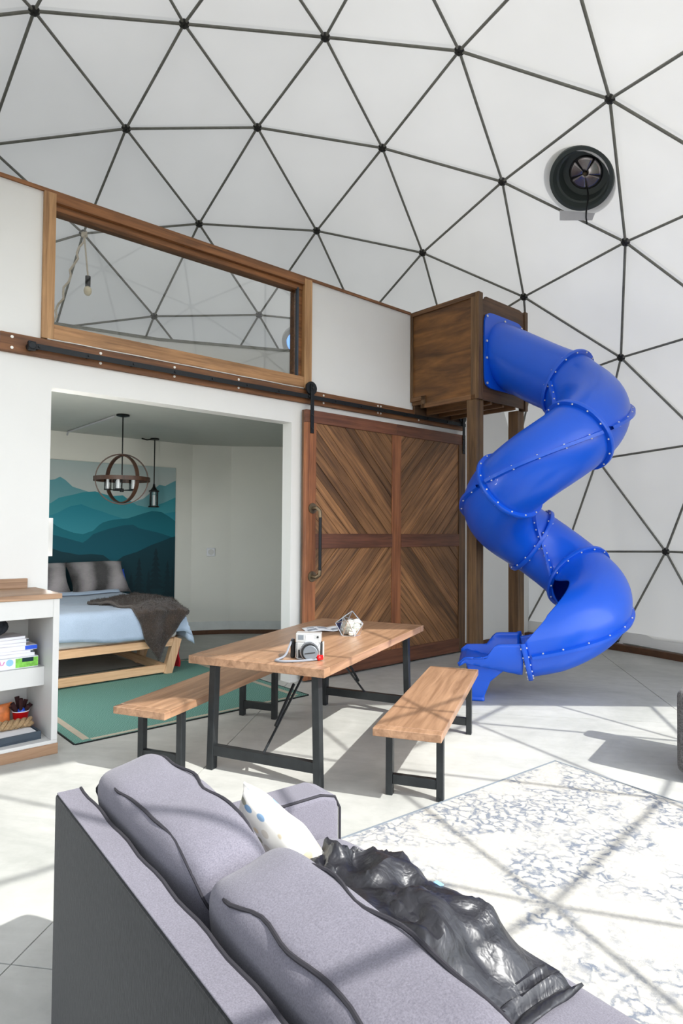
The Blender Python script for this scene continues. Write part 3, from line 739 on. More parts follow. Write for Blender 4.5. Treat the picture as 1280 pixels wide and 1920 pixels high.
ft = [(0.30, -0.26), (0.56, -0.26), (0.60, 0.27), (0.27, 0.27)]
base = p - SL0
def fpt(x, s_, z): q = base + th2 * x + side * s_; return (q.x, q.y, z)
ztop = p.z - 0.30
rows = [(ztop + .10, 0.10, 0.54, 0.26), (ztop * 0.7, 0.30, 0.48, 0.22), (0.04, 0.36, 0.52, 0.21), (0.0, 0.35, 0.53, 0.22)]
vs = []
for z, xa, xb, hw in rows: vs += [fpt(xa, -hw, z), fpt(xb, -hw, z), fpt(xb, hw, z), fpt(xa, hw, z)]
m.add(vs, [(3, 2, 1, 0)] + [(r * 4 + i, r * 4 + (i + 1) % 4, r * 4 + 4 + (i + 1) % 4, r * 4 + 4 + i) for r in range(3) for i in range(4)] + [(12, 13, 14, 15)])
m.build('pedestal', 'slide_blue', slide, 0.03, seg=4)
# entry plate on the tower
m = MB(); pz_ = []; PW, PH, PRR = 0.405, 0.455, 0.06
for i in range(48):
    a = 2 * PI * i / 48; c_, s_ = math.cos(a), math.sin(a); e_ = 8
    q = (abs(c_) ** e_ + abs(s_) ** e_) ** (-1 / e_); pz_.append((3.665 + PW * c_ * q, 3.815 + PH * s_ * q))
pi_ = [(3.675 + .335 * math.cos(2 * PI * i / 48), 3.80 + .385 * math.sin(2 * PI * i / 48)) for i in range(48)]
for yy in (TN + .008, TN + .03):
    o_ = len(m.v); vs = [wpt(q[0], yy, q[1]) - SL0 for q in pi_ + pz_]
    m.add(vs, [(i, (i + 1) % 48, 48 + (i + 1) % 48, 48 + i) for i in range(48)])
m.add([wpt(q[0], yy, q[1]) - SL0 for yy in (TN + .008, TN + .03) for q in pz_], [(i, (i + 1) % 48, 48 + (i + 1) % 48, 48 + i) for i in range(48)])
po = m.build('entry_plate', 'slide_blue', slide)
for qu, qz in ((-.36, .40), (0, .41), (.36, .40), (-.37, .1), (-.37, -.1), (.37, 0), (-.36, -.40), (0, -.41), (.36, -.40)):
    MB().cyl(wpt(3.665 + qu, TN + .028, 3.815 + qz) - SL0, wpt(3.665 + qu, TN + .04, 3.815 + qz) - SL0, 0.014, 10).build('bolt', 'screw_white', po)

# ---------------------------------------------------------------- exhaust fan in the dome skin
d, p = on_dome(FANP, 0.0); fan = empty('exhaust_fan', (0, 0, 0), 0, 'round dark grey exhaust fan duct set in the white dome skin', 'fan')
vd = (FANP - CAM).normalized(); axd = (d * 0.72 + vd * 0.28).normalized()
FD = (FANP - CAM).length; fo = CAM + vd * (FD - 0.11)
fan.matrix_world = Matrix.Translation(fo) @ axd.to_track_quat('Z', 'Y').to_matrix().to_4x4()
FS = .86
def fl_(pr): return MB().lathe([(a * FS, b * FS * .72) for a, b in pr], 48)
MB().lathe([(.335, -.012), (.40, -.012), (.41, -.004), (.41, .006)], 48).build('collar', 'membrane', fan).matrix_world = Matrix.Translation(OC + d * (R * SK * .9985 - .03)) @ d.to_track_quat('Z', 'Y').to_matrix().to_4x4()
fl_([(0.355, 0.0), (0.40, 0.0), (0.405, 0.02), (0.405, 0.34)]).build('duct', 'duct_dark', fan)
fl_([(0.355, 0.0), (0.33, 0.09), (0.305, 0.10), (0.285, 0.26), (0.215, 0.27), (0.21, 0.33), (0.0, 0.33)]).build('inner_cone', 'duct_dark', fan)
for i in range(5):
    a = i * 2 * PI / 5
    MB().grid(lambda s, q: (lambda r_, an: Vector((r_ * math.cos(an), r_ * math.sin(an), 0.15 - 0.012 * q + 0.01 * s)))(0.02 + 0.158 * s, a + q * 1.24), 5, 6).build('blade', 'fan_metal', fan, solid=0.004)
MB().ball((0, 0, 0.135), 0.02, 12).build('motor_hub', 'pipe_brass', fan)
iw = fan.matrix_world.inverted()
cb0 = fo + axd * .14 + Vector((0.02, 0, -0.15)) - vd * .02
MB().tube([iw @ (cb0 + Vector((0.012 * math.sin(i), 0, -0.066 * i)) - vd * .03 * i) for i in range(7)], 0.009, 6).build('cord', 'lantern_black', fan)
q0 = fo + u2 * -0.40 + r2 * -.03 + vd * .16; tx_ = r2; tu_ = u2
o = MB().add([iw @ (q0 - tx_ * .20 + tu_ * .06), iw @ (q0 + tx_ * .19 + tu_ * .03), iw @ (q0 + tx_ * .16 - tu_ * .05), iw @ (q0 - tx_ * .20 - tu_ * .05)], [(0, 1, 2, 3)]).build('tape_patch', 'tape_grey', fan, solid=0.004)

# ---------------------------------------------------------------- dining table and benches
def slab_top(m, L, Wd, z0, z1, n=1): m.box(-L / 2, L / 2, -Wd / 2, Wd / 2, z0, z1)
TA = math.radians(77.2); TC = Vector((0.682, -0.075, 0))
tbl = empty('dining_table', TC, TA, 'thick wooden dining table on dark steel trestle legs', 'table')
L, Wd = 2.08, 1.035; zt = 0.80
MB().box(-L / 2 + .09, L / 2 - .09, -Wd / 2, Wd / 2, zt - .056, zt).build('table_top', 'table_top', tbl, 0.004)
for sx in (-1, 1): MB().box(*sorted((sx * (L / 2 - .088), sx * L / 2)), -Wd / 2, Wd / 2, zt - .056, zt - .0015).build('end_board', 'table_top', tbl, 0.004)
for sx in (-1, 1):
    xe = sx * 0.90
    for sy in (-1, 1): MB().bar((xe, sy * 0.415, 0), (xe, sy * 0.395, zt - .056), 0.05, 0.06).build('leg', 'leg_metal', tbl, 0.003)
    MB().box(xe - .025, xe + .025, -0.40, 0.40, 0.10, 0.17).build('crossbar', 'leg_metal', tbl, 0.003)
    MB().box(xe - .03, xe + .03, -0.42, 0.42, zt - .064, zt - .056).build('mount_plate', 'leg_metal', tbl)
    br = MB().cyl((xe, 0, 0.16), (sx * 0.12, 0, zt - .075), 0.009, 8).cyl((xe - sx * .16, 0, .303), (xe - sx * .42, 0, .535), 0.011, 10)
    br.build('brace_rod', 'black_metal', tbl)
BL, BWd, bz = 1.86, 0.415, 0.48
def bench(loc, az, label):
    b = empty('bench', loc, az, label, 'bench', 'benches at the dining table')
    MB().box(-BL / 2 + .07, BL / 2 - .07, -BWd / 2, BWd / 2, bz - .05, bz).build('seat', 'table_top', b, 0.004)
    for sx in (-1, 1): MB().box(*sorted((sx * (BL / 2 - .068), sx * BL / 2)), -BWd / 2, BWd / 2, bz - .05, bz - .0015).build('end_board', 'table_top', b, 0.004)
    for sx in (-1, 1):
        xe = sx * 0.685
        for sy in (-1, 1): MB().box(xe - .025, xe + .025, sy * .16 - .022, sy * .16 + .022, 0, bz - .05).build('leg', 'leg_metal', b, 0.003)
        MB().box(xe - .02, xe + .02, -.138, .138, 0.07, 0.13).build('crossbar', 'leg_metal', b, 0.003)
    return b
bench((1.585, -0.355, 0), math.radians(83.0), 'wooden bench standing in the sun right of the dining table')
bench((-0.125, -0.30, 0), math.radians(80.0), 'wooden bench left of the dining table beside the green rug')

# ---------------------------------------------------------------- bedroom: mural, lights, thermostat
mu_ang = WA + math.atan2(-(4.57 - 4.65), 1.96 + 2.0) * -1
mu_ang = WA - math.atan2(0.08, 3.96)
mural = empty('mural', wpt(0, -4.61 + .012, 0), mu_ang, 'teal layered mountain mural on the bedroom wall behind the bed', 'mural')
def grad(name, top, bot, z0, z1):
    k = NT(name); tc = k.n('ShaderNodeTexCoord'); sp = k.n('ShaderNodeSeparateXYZ'); k.l(tc.outputs['Object'], sp.inputs[0])
    mr_ = k.n('ShaderNodeMapRange'); k.l(sp.outputs[2], mr_.inputs[0]); mr_.inputs[1].default_value = z0; mr_.inputs[2].default_value = z1
    k.l(k.ramp(mr_.outputs[0], [(0, lin(bot)), (1, lin(top))]), k.b.inputs['Base Color']); k.b.inputs['Roughness'].default_value = 0.8; M[name] = k.m
ridges = [
 [(-0.16, 2.32), (-0.11, 2.33), (-0.04, 2.37), (0.03, 2.33), (0.13, 2.24), (0.24, 2.21), (0.31, 2.19), (0.55, 2.13), (0.91, 2.02), (1.15, 2.11), (1.26, 2.2), (1.34, 2.28), (1.4, 2.33), (1.5, 2.32), (1.59, 2.37), (1.67, 2.41)],
 [(-0.16, 2.0), (-0.05, 2.08), (0.06, 2.11), (0.14, 2.13), (0.27, 2.17), (0.44, 2.19), (0.55, 2.16), (0.67, 2.13), (0.84, 2.15), (0.94, 2.08), (1.06, 2.01), (1.25, 1.98), (1.37, 2.02), (1.5, 2.07), (1.67, 2.15)],
 [(-0.15, 1.84), (-0.07, 1.87), (0.03, 1.93), (0.11, 1.97), (0.25, 2.0), (0.41, 1.94), (0.53, 1.91), (0.64, 1.87), (0.85, 1.81), (1.06, 1.83), (1.28, 1.86), (1.47, 1.89), (1.67, 1.93)],
 [(-0.15, 1.75), (-0.07, 1.69), (0.01, 1.65), (0.15, 1.6), (0.28, 1.58), (0.42, 1.63), (0.5, 1.71), (0.56, 1.75), (0.7, 1.79), (0.91, 1.81), (1.03, 1.85), (1.15, 1.89), (1.29, 1.93), (1.44, 1.92), (1.57, 1.85), (1.67, 1.78)],
 [(-0.15, 1.58), (-0.04, 1.55), (0.07, 1.52), (0.28, 1.46), (0.35, 1.51), (0.42, 1.58), (0.53, 1.62), (0.65, 1.66), (0.85, 1.71), (1.0, 1.72), (1.09, 1.67), (1.28, 1.63), (1.41, 1.6), (1.54, 1.56), (1.67, 1.52)],
 [(-0.14, 1.39), (-0.01, 1.34), (0.1, 1.32), (0.23, 1.29), (0.4, 1.3), (0.57, 1.28), (0.66, 1.21), (0.73, 1.17), (0.86, 1.26), (1.07, 1.32), (1.29, 1.42), (1.44, 1.47), (1.57, 1.52), (1.67, 1.55)]]
cols = [((84, 148, 158), (132, 172, 176)), ((44, 138, 150), (72, 150, 160)), ((26, 126, 144), (60, 150, 164)), ((10, 100, 114), (22, 120, 134)), ((4, 82, 98), (8, 92, 108)), ((2, 60, 72), (0, 46, 55))]
grad('mural_sky', (168, 184, 184), (196, 198, 194), 2.0, 2.6)
MB().box(-1.5, 1.67, -0.002, 0.008, 0.35, 2.605).build('sheet', 'mural_sky', mural)
for i, (rg, (ct, cb_)) in enumerate(zip(ridges, cols)):
    zs_ = [z for _, z in rg]; grad('mural_layer_%d' % i, ct, cb_, min(zs_) - .35, max(zs_))
    rg = [(-1.5, rg[0][1] - .1), (-0.8, rg[0][1] + .08)] + rg
    y = -0.003 - 0.0012 * i; m = MB()
    for a, b in zip(rg, rg[1:]): m.add([(a[0], y, 0.36), (b[0], y, 0.36), (b[0], y, b[1]), (a[0], y, a[1])], [(0, 1, 2, 3)])
    m.build('ridge', 'mural_layer_%d' % i, mural)
plain('mural_tree', (0, 40, 49), 0.8)
for tu, th_, tw_ in ((0.62, 1.02, .10), (0.80, 1.12, .12), (0.98, 1.02, .1), (1.10, 1.24, .12), (1.25, 1.05, .1), (1.36, 1.38, .14), (1.55, 1.18, .11), (1.63, 1.10, .05)):
    m = MB(); y = -0.0115
    for q in range(7):
        zt_ = th_ - q * .085; wq = tw_ * (0.25 + q * .13)
        m.add([(tu - wq, y, zt_ - .11), (tu + wq if tu + wq < 1.67 else 1.67, y, zt_ - .11), (tu, y, zt_)], [(0, 1, 2)])
    m.build('tree_print', 'mural_tree', mural)
# globe chandelier
gc = wroot('globe_chandelier', 'wooden ring globe chandelier hanging over the bed', 'chandelier', 0.07, -2.76, ZB)
MB().lathe([(0, 0), (.075, 0), (.075, -.018), (.03, -.03), (0, -.03)], 24).build('canopy', 'lantern_black', gc)
zc = 2.24 - ZB; GR = 0.29
MB().cyl((0, 0, -.03), (0, 0, zc - .14), 0.008, 8).build('rod', 'lantern_black', gc)
def hoop(name, ax, r, wdt=.028, th_=.012):
    ax = Vector(ax).normalized(); u_ = ax.cross(Vector((0, 0, 1)) if abs(ax.z) < .9 else Vector((1, 0, 0))).normalized(); v_ = ax.cross(u_); m = MB(); n = 48; vs = []
    for i in range(n):
        dv = u_ * math.cos(2 * PI * i / n) + v_ * math.sin(2 * PI * i / n)
        for rr, q in ((r, -wdt), (r + th_, -wdt), (r + th_, wdt), (r, wdt)): vs.append(dv * rr + ax * q + Vector((0, 0, zc)))
    m.add(vs, [(i * 4 + q, i * 4 + (q + 1) % 4, ((i + 1) % n) * 4 + (q + 1) % 4, ((i + 1) % n) * 4 + q) for i in range(n) for q in range(4)], True)
    return m.build(name, 'ring_wood', gc, angle=30)
hoop('ring', (0, 0, 1), .305, .024); hoop('ring', (0.35, 0.94, 0), GR - .004, .024); hoop('ring', (0.97, 0.26, 0), GR - .02, .024)
MB().cyl((0, 0, zc - .15), (0, 0, zc - .11), .022, 10).build('hub', 'lantern_black', gc)
for i in range(5):
    a = 2 * PI * i / 5 + .3; px_, py_ = .155 * math.cos(a), .155 * math.sin(a)
    ao = MB().cyl((0, 0, zc - .13), (px_, py_, zc - .125), .006, 6).cyl((px_, py_, zc - .13), (px_, py_, zc - .118), .042, 14).build('arm', 'lantern_black', gc)
    MB().lathe([(.04, zc - .118), (.04, zc + .04)], 16, (px_, py_, 0)).build('glass_cup', 'jar_glass', ao)
    MB().cyl((px_, py_, zc - .118), (px_, py_, zc + .0), .015, 10).build('candle', 'paper_white', ao)
lp = wroot('lantern_pendant', 'small black glass lantern pendant hanging before the mural', 'pendant lamp', 1.22, -4.36, ZB)
MB().lathe([(0, 0), (.065, 0), (.065, -.02), (0, -.025)], 20).build('canopy', 'lantern_black', lp)
MB().cyl((0, 0, -.02), (0, 0, -.70), .009, 8).build('stem', 'lantern_black', lp)
MB().lathe([(0, -.66), (.015, -.68), (.02, -.72), (.05, -.765), (.075, -.775), (.075, -.79), (0, -.79)], 20).build('cap', 'lantern_black', lp)
MB().lathe([(.062, -.785), (.062, -1.0)], 20).build('glass_shade', 'jar_glass', lp)
MB().lathe([(0, -1.0), (.078, -1.0), (.078, -1.02), (0, -1.02)], 20).build('base', 'lantern_black', lp)
for i in range(4): MB().cyl((.066 * math.cos(i * PI / 2 + .5), .066 * math.sin(i * PI / 2 + .5), -.785), (.066 * math.cos(i * PI / 2 + .5), .066 * math.sin(i * PI / 2 + .5), -1.0), .006, 6).build('bar', 'lantern_black', lp)
MB().cyl((0, 0, -.99), (0, 0, -.84), .02, 10).build('candle', 'paper_white', lp)
o = MB().tube([wpt(0.0, -2.86, ZB - .016), wpt(0.02, -4.5, ZB - .016), wpt(0.03, -4.56, ZB - .05)], .012, 8).build('conduit', 'tape_grey'); tag(o, 'grey cable conduit on the bedroom ceiling behind the chandelier', 'conduit')
o = MB().tube([wpt(1.02, -4.36, ZB - .02), wpt(1.10, -4.37, ZB - .03), wpt(1.20, -4.36, ZB - .012)], .010, 8).build('cable_loop', 'lantern_black'); tag(o, 'short black cable beside the lantern canopy', 'cable')
tA, tB = Vector(BW[3]), Vector(BW[4]); tm = tA.lerp(tB, .5); tdir = (tB - tA).normalized()
th_o = empty('thermostat', wpt(tm.x, tm.y, 1.30) + wpt(tdir.y, -tdir.x, 0) * 0.0, WA - math.atan2(tdir.y, tdir.x), 'small square white thermostat on the pale bedroom wall', 'thermostat')
MB().box(-.068, .068, -.03, 0, -.068, .068).build('housing', 'paper_white', th_o, .014, seg=3)
MB().cyl((0, -.034, .0), (0, -.03, .0), .045, 20).build('dial', 'white_gloss', th_o)
wl_ = wroot('fill_lamp', 'white box at the opening edge holding an added lamp that brightens the bedroom', 'lamp', -1.31, -1.23, 1.50)  # white panel at the jamb, made into an added lamp for bedroom fill
wm = MB()
for a_ in ((-.02, .155, .03, .036), (-.02, .155, .204, .21), (-.02, -.014, .036, .204), (.149, .155, .036, .204)): wm.box(*a_, -.08, .25)
wm.build('lamp_shade', 'white_gloss', wl_); MB().box(-.03, .03, -.012, .03, -.06, .06).build('back_plate', 'white_gloss', wl_, .004); MB().tube([(0, 0, 0), (.04, .07, 0), (.08, .12, .05)], .01, 8).build('arm', 'white_gloss', wl_)
k = NT('fill_bulb'); k.b.inputs['Emission Color'].default_value = (1, .96, .9, 1); k.b.inputs['Emission Strength'].default_value = 6; M['fill_bulb'] = k.m
MB().ball((.08, .12, .09), .035, 12).build('bulb', 'fill_bulb', wl_)
for zz_ in (.20, -.20):
    pl_ = bpy.data.lights.new('fill_light', 'POINT'); pl_.energy = 24; pl_.color = (1.0, .98, .93); pl_.shadow_soft_size = .09  # added fill points above and below the box, brightening the bedroom
    plo = bpy.data.objects.new('fill_light', pl_); COL.objects.link(plo); plo.parent = wl_; plo.location = (.08, .12, .09 + zz_ * 1.6)

# ---------------------------------------------------------------- bed
BX0, BX1, BY0, BY1, BT = -1.05, 0.60, 2.28, 4.48, 0.775
bed = wroot('bed', 'low platform bed of light pine boards with splayed legs', 'bed', 0, -2.28, 0)
by = 2.28
MB().box(BX0, BX1 - .06, 0.01, .055, .315, .40).build('rail', 'pine_x', bed, .004)
MB().box(BX0 + .05, BX1 - .15, 0.015, .055, .025, .115).build('rail', 'pine_x', bed, .004)
wood('pine_y', (190, 146, 106), (222, 184, 144), 'y', 0.6, 0.06, knots=False); wood('pine_z', (190, 148, 110), (224, 188, 150), 'z', 0.6, 0.06, knots=False)
for xx in (BX0, BX1 - .05): MB().box(xx, xx + .045, .06, BY1 - by, .315, .40).build('side_rail', 'pine_y', bed, .004)
for xx in (BX0 + .12, BX1 - .20): MB().box(xx, xx + .045, .06, BY1 - by, .025, .115).build('side_rail', 'pine_y', bed, .004)
for yy in (.0, .75, 1.45, 2.10):
    MB().bar((BX1 - .15, yy + .04, 0), (BX1 - .03, yy + .04, .40), .10, .075, (0, 1, 0)).build('leg', 'pine_z', bed, .004)
    MB().bar((BX0 + .15, yy + .04, 0), (BX0 + .03, yy + .04, .40), .10, .075, (0, 1, 0)).build('leg', 'pine_z', bed, .004)
for i in range(9): MB().box(BX0 + .05, BX1 - .05, .08 + i * .235, .18 + i * .235, .385, .40).build('slat', 'pine_x', bed)
MB().box(BX0 + .02, BX1 - .02, .03, BY1 - by, .402, BT - .06).build('mattress', 'white_gloss', bed, .05, seg=4)
def fold(e, rr=.07, fl=.04):
    if e <= 0: return 0.0, 0.0
    if e < rr * PI / 2: return rr * math.sin(e / rr), rr * (1 - math.cos(e / rr))
    return rr + (e - rr * PI / 2) * fl, rr + (e - rr * PI / 2)
def drape(s, t, lift=0.0, wav=1.0, fl=.06):
    ax_, dx = fold(s - (BX1 - .05), fl=fl * 2.2); ay_, dy = fold((0.05) - t, fl=fl)
    x = min(s, BX1 - .05) + ax_; y = max(t, .05) - ay_
    dz = max(dx, dy) + .25 * min(dx, dy)
    if dx > 0 and dy > 0: x += .25 * min(dx, dy); y -= .12 * min(dx, dy)
    nz = .012 * wav * vn((s * 3, t * 3, 1.7)) + .006 * wav * vn((s * 9, t * 9, 4))
    x += (.018 * wav * vn((t * 6, dz * 2, 3)) if dx > .1 else 0); y += (.014 * wav * vn((s * 7, dz * 2, 8)) if dy > .1 else 0)
    x += lift if dx > .05 else 0; y -= lift if dy > .05 else 0
    return Vector((x, y, BT - dz + nz + lift + .03 * max(0, min(1, (t - .9)))))
sp_ = wroot('bedspread', 'light blue bedspread hanging over the foot of the bed', 'bedspread', 0, -2.28, 0)
s1_, t0_ = BX1 + .37, -.30
MB().grid(lambda a, b: drape(-1.12 + (s1_ + 1.12) * a, t0_ + (2.10 - t0_) * b + (.03 * math.sin(9 * a) if b < .2 else 0)), 56, 56).build('cover', 'bedspread_blue', sp_, solid=.012)
MB().grid(lambda a, b: drape(-1.1 + (BX1 + 1.0) * a, 1.52 + .12 * b, .02 + .03 * math.sin(PI * b)), 40, 8).build('folded_edge', 'bedspread_blue', sp_, solid=.01)
tq = [Vector((-.26, .66)), Vector((.27, -.60)), Vector((1.02, .42)), Vector((.60, 1.25))]
def thr(a, b):
    q = tq[0].lerp(tq[1], a).lerp(tq[3].lerp(tq[2], a), b)
    p_ = drape(q.x, q.y, .028, 1.6); p_.z += (.05 * max(0, vn((q.x * 4, q.y * 4, 2))) + .05 * math.exp(-((q.x - .42) ** 2 + (q.y - .45) ** 2) / .05)) if p_.z > BT - .05 else 0
    return p_ + Vector((vn((q.x * 4, q.y * 4, 9)), vn((q.x * 4, q.y * 4, 19)), 0)) * .035
o = MB().grid(thr, 46, 46).build('fur_throw', 'throw_fur', solid=.03, loc=wpt(0, -2.28, 0), rotz=WA); tag(o, 'brown faux fur throw draped over the foot corner of the bed', 'throw blanket')
def pillow_mesh(w, h, t, pw=2.6, n=22, seed=0, corner=.10):
    m = MB()
    for sg in (-1, 1):
        def fn(a, b):
            x, y = 2 * a - 1, 2 * b - 1
            e = (max(0, (1 - abs(x) ** pw)) * max(0, (1 - abs(y) ** pw))) ** .42
            pin = 1 - corner * (1 - (abs(x) ** 2)) * abs(y) ** 4 ; pin2 = 1 - corner * (1 - (abs(y) ** 2)) * abs(x) ** 4
            return Vector((x * w / 2 * pin2, y * h / 2 * pin, sg * t / 2 * e * (1 + .25 * vn((x * 1.7 + seed, y * 1.7, sg)))))
        m.grid(fn, n, n)
    return m
for lab, pu, pn_, rz_, sd_ in (('brown and white faux fur pillow lying nearer the middle of the bed', .33, -4.13, 0.05, 1), ('brown and white faux fur pillow half hidden by the opening edge', -.46, -4.10, -.06, 5)):
    o = pillow_mesh(.80, .52, .22, seed=sd_).build('fur_pillow', 'pillow_fur', weld=True); o.location = wpt(pu, pn_, 1.0); o.rotation_euler = (math.radians(52), 0, WA + rz_)
    tag(o, lab, 'pillow', 'fur pillows on the bed')
o = pillow_mesh(.34, .26, .12, seed=3).build('blue_cushion', 'blue_plastic', weld=True); o.location = wpt(.66, -4.40, .97); o.rotation_euler = (math.radians(60), 0, WA); tag(o, 'small bright blue cushion tucked behind the fur pillow', 'cushion')
o = MB().grid(lambda a, b: Vector((.01 * math.sin(b * 9) + .05 * a * (1 - .3 * b), .05 * math.sin(a * 5), .30 * b + .0)), 8, 10).build('red_bag', 'red_cloth', solid=.04, loc=wpt(.63, -2.50, 0.03), rotz=WA); tag(o, 'red cloth bag leaning behind the pine bed leg', 'bag')

def fur_pile(o, mat, count, ln, rad=.0022, seed=1):
    rnd = random.Random(seed); me = o.data; m = MB(); me.calc_loop_triangles(); tris = [t for t in me.loop_triangles]
    ws = [t.area for t in tris]
    for t in rnd.choices(tris, ws, k=count):
        a, b = rnd.random(), rnd.random()
        if a + b > 1: a, b = 1 - a, 1 - b
        A, B, C = (me.vertices[i].co for i in t.vertices); p_ = A + (B - A) * a + (C - A) * b; nn = t.normal
        for sg in ((1, -1) if o.modifiers else (1,)):
            dv = (nn * sg + Vector((rnd.uniform(-1, 1), rnd.uniform(-1, 1), rnd.uniform(-1.2, .4))) * .8).normalized(); sdv = dv.cross(Vector((rnd.uniform(-1, 1), rnd.uniform(-1, 1), rnd.uniform(-1, 1)))).normalized() * rad
            q = p_ + nn * sg * (.014 if o.modifiers else 0); m.add([q - sdv, q + sdv, q + dv * ln * rnd.uniform(.5, 1.2)], [(0, 1, 2)])
    f = m.build('fur_pile', mat, o); tag(f, kind='stuff')
fur_pile(bpy.data.objects['fur_throw'], 'throw_fur', 9000, .030)
fur_pile(bpy.data.objects['fur_pillow'], 'pillow_fur', 7000, .03, .0025, 3); fur_pile(bpy.data.objects['fur_pillow.001'], 'pillow_fur', 4000, .03, .0025, 5)
# ---------------------------------------------------------------- rugs
gr = wroot('green_rug', 'teal green flatwoven rug with tan stripes in the bedroom doorway', 'rug', -.05, -1.7, 0)
gx, gy = 1.14, 1.18
MB().box(-gx, gx, -gy, gy, 0.0, .007).build('field', 'rug_green', gr)
for s_ in (-1, 1):
    MB().box(*sorted((s_ * (gx - .13), s_ * (gx - .075))), -gy + .06, gy - .06, .007, .0085).build('stripe', 'rug_tan', gr)
    MB().box(*sorted((s_ * gx, s_ * (gx + .012))), -gy, gy, 0, .009).build('binding', 'rug_edge', gr)
    MB().box(-gx, gx, *sorted((s_ * gy, s_ * (gy + .012))), 0, .009).build('binding', 'rug_edge', gr)
    MB().box(-gx + .135, gx - .135, *sorted((s_ * (gy - .06), s_ * (gy - .02))), .007, .0085).build('stripe', 'rug_tan', gr)
ar = empty('area_rug', spt(-3.60, .12, 0), SA, 'large cream area rug with faded blue grey vein pattern', 'rug')
rx, ry = 1.62, 1.32
MB().box(-rx, rx, -ry, ry, 0, .009).build('pile', 'rug_cream', ar, .003)
for s_ in (-1, 1):
    MB().box(*sorted((s_ * (rx - .005), s_ * (rx + .01))), -ry - .01, ry + .01, 0, .0105).build('edging', 'rug_line', ar)
    MB().box(-rx, rx, *sorted((s_ * (ry - .005), s_ * (ry + .01))), 0, .0105).build('edging', 'rug_line', ar)

# ---------------------------------------------------------------- white cabinet with open shelves
CU1, CY0, CY1 = -1.355, .42, 1.05
cab = wroot('shelf_cabinet', 'white open shelf cabinet with a wooden top left of the opening', 'cabinet', CU1, -CY0, 0)
CL = 1.45
def cbx(name, mat, x0, x1, ya, yb, z0, z1, bev=.003): return MB().box(x0, x1, ya - CY0, yb - CY0, z0, z1).build(name, mat, cab, bev)
cbx('plinth', 'counter_x', -CL, .005, CY0 - .004, CY1, 0, .078)
cbx('bottom_board', 'white_gloss', -CL, 0, CY0, CY1, .078, .104)
cbx('side_panel', 'white_gloss', -.045, 0, CY0, CY1, .104, 1.14); cbx('side_panel', 'white_gloss', -CL, -CL + .045, CY0, CY1, .104, 1.14)
cbx('back_panel', 'white_gloss', -CL + .045, -.045, CY1 - .02, CY1, .104, 1.14)
cbx('top_rail', 'white_gloss', -CL + .045, -.045, CY0, CY0 + .03, 1.005, 1.14)
cbx('shelf', 'white_gloss', -CL + .045, -.045, .60, CY1 - .02, .475, .615)
cbx('counter_top', 'counter_x', -CL - .02, .012, CY0 - .015, CY1, 1.14, 1.178)
cbx('backsplash', 'counter_x', -CL - .02, -.06, CY1 - .03, CY1 + .005, 1.178, 1.255)
def onshelf(name, mb, mat, u, y, z, label, cat, rz=0, group=None, bev=0, par=None, **kw):
    o = mb.build(name, mat, loc=wpt(u, -y, z), rotz=WA + rz, bevel=bev, **kw); tag(o, label, cat, group); return o
sz = .616
gb = empty('game_box', wpt(-1.60, -.76, sz), WA + .04, 'game box with pink lettering and green picture at the bottom of the stack', 'game box')
MB().box(-.24, .16, -.13, .13, 0, .08).build('box', 'paper_white', gb, .002)
MB().box(.0, .158, -.1312, -.13, .006, .074).build('picture', 'green_print', gb); MB().cyl((-.04, -.1314, .05), (-.04, -.13, .05), .025, 16).build('badge', 'sky_print', gb)
m = MB().tube([(-.23 + .011 * i, -.1315, .045 + .02 * math.sin(i * 1.9) + .007 * math.sin(i * .7)) for i in range(15)], .0045, 5); m.build('lettering', 'pink_print', gb)
MB().box(.045, .125, -.1318, -.1312, .045, .075).build('picture', 'mural_tree', gb)
zq = sz + .081
for i, (hh, dx_, rz_, lb) in enumerate(((.026, .0, .02, 'white book second from the bottom of the shelf stack'), (.02, -.01, -.03, 'thin white book under the blue ended box in the stack'), (.036, .01, .05, 'white box with a bright blue end in the shelf stack'), (.022, -.06, .0, 'white magazine above the blue ended box in the stack'), (.026, -.05, .09, 'grey white book just under the black plush'), (.02, -.075, .12, 'topmost white book of the shelf stack'))):
    bk = empty('book', wpt(-1.60 + dx_, -.76, zq), WA + rz_, lb, 'book', 'books in the shelf stack')
    MB().box(-.22, .14, -.11, .11, .003, hh - .003).build('pages', 'paper_white', bk); MB().box(-.222, .142, -.112, .112, 0, .003).box(-.222, .142, -.112, .112, hh - .003, hh - .0005).build('cover', 'foil_white', bk)
    if i == 2: MB().box(.06, .146, -.1135, .1135, .0035, hh - .004).build('end_panel', 'blue_plastic', bk)
    if i in (1, 4): MB().box(.125, .1445, -.1135, .1135, .0035, hh - .004).build('spine', 'tray_slate', bk)
    zq += hh + .0005
m = MB().ball((0, 0, .075), .10, 20, (1.25, .9, .75)).ball((-.13, 0, .085), .075, 16)
o = onshelf('plush_hat', m, 'dark_plush', -1.75, .72, zq, 'dark fuzzy hat lying on top of the book stack', 'hat')
tz_ = .105
ty_ = empty('tray', wpt(-1.72, -.64, tz_), WA + .05, 'slate grey tray with a white insert on the cabinet floor', 'tray')
MB().box(-.30, .27, -.15, .15, 0, .012).build('base', 'tray_slate', ty_)
for a_ in ((-.30, .27, -.15, -.135), (-.30, .27, .135, .15), (.255, .27, -.135, .135), (-.30, -.285, -.135, .135)): MB().box(*a_, .012, .058).build('wall', 'tray_slate', ty_, .002)
MB().box(-.28, .25, -.13, .13, .012, .05).build('insert', 'paper_white', ty_)
rp = MB()
for q in range(3): rp.tube([(-.30 + .018 * i, .035 * math.sin(i * .9 + q * 2.1), .032 + .022 * math.cos(i * .9 + q * 2.1)) for i in range(32)], .017, 8)
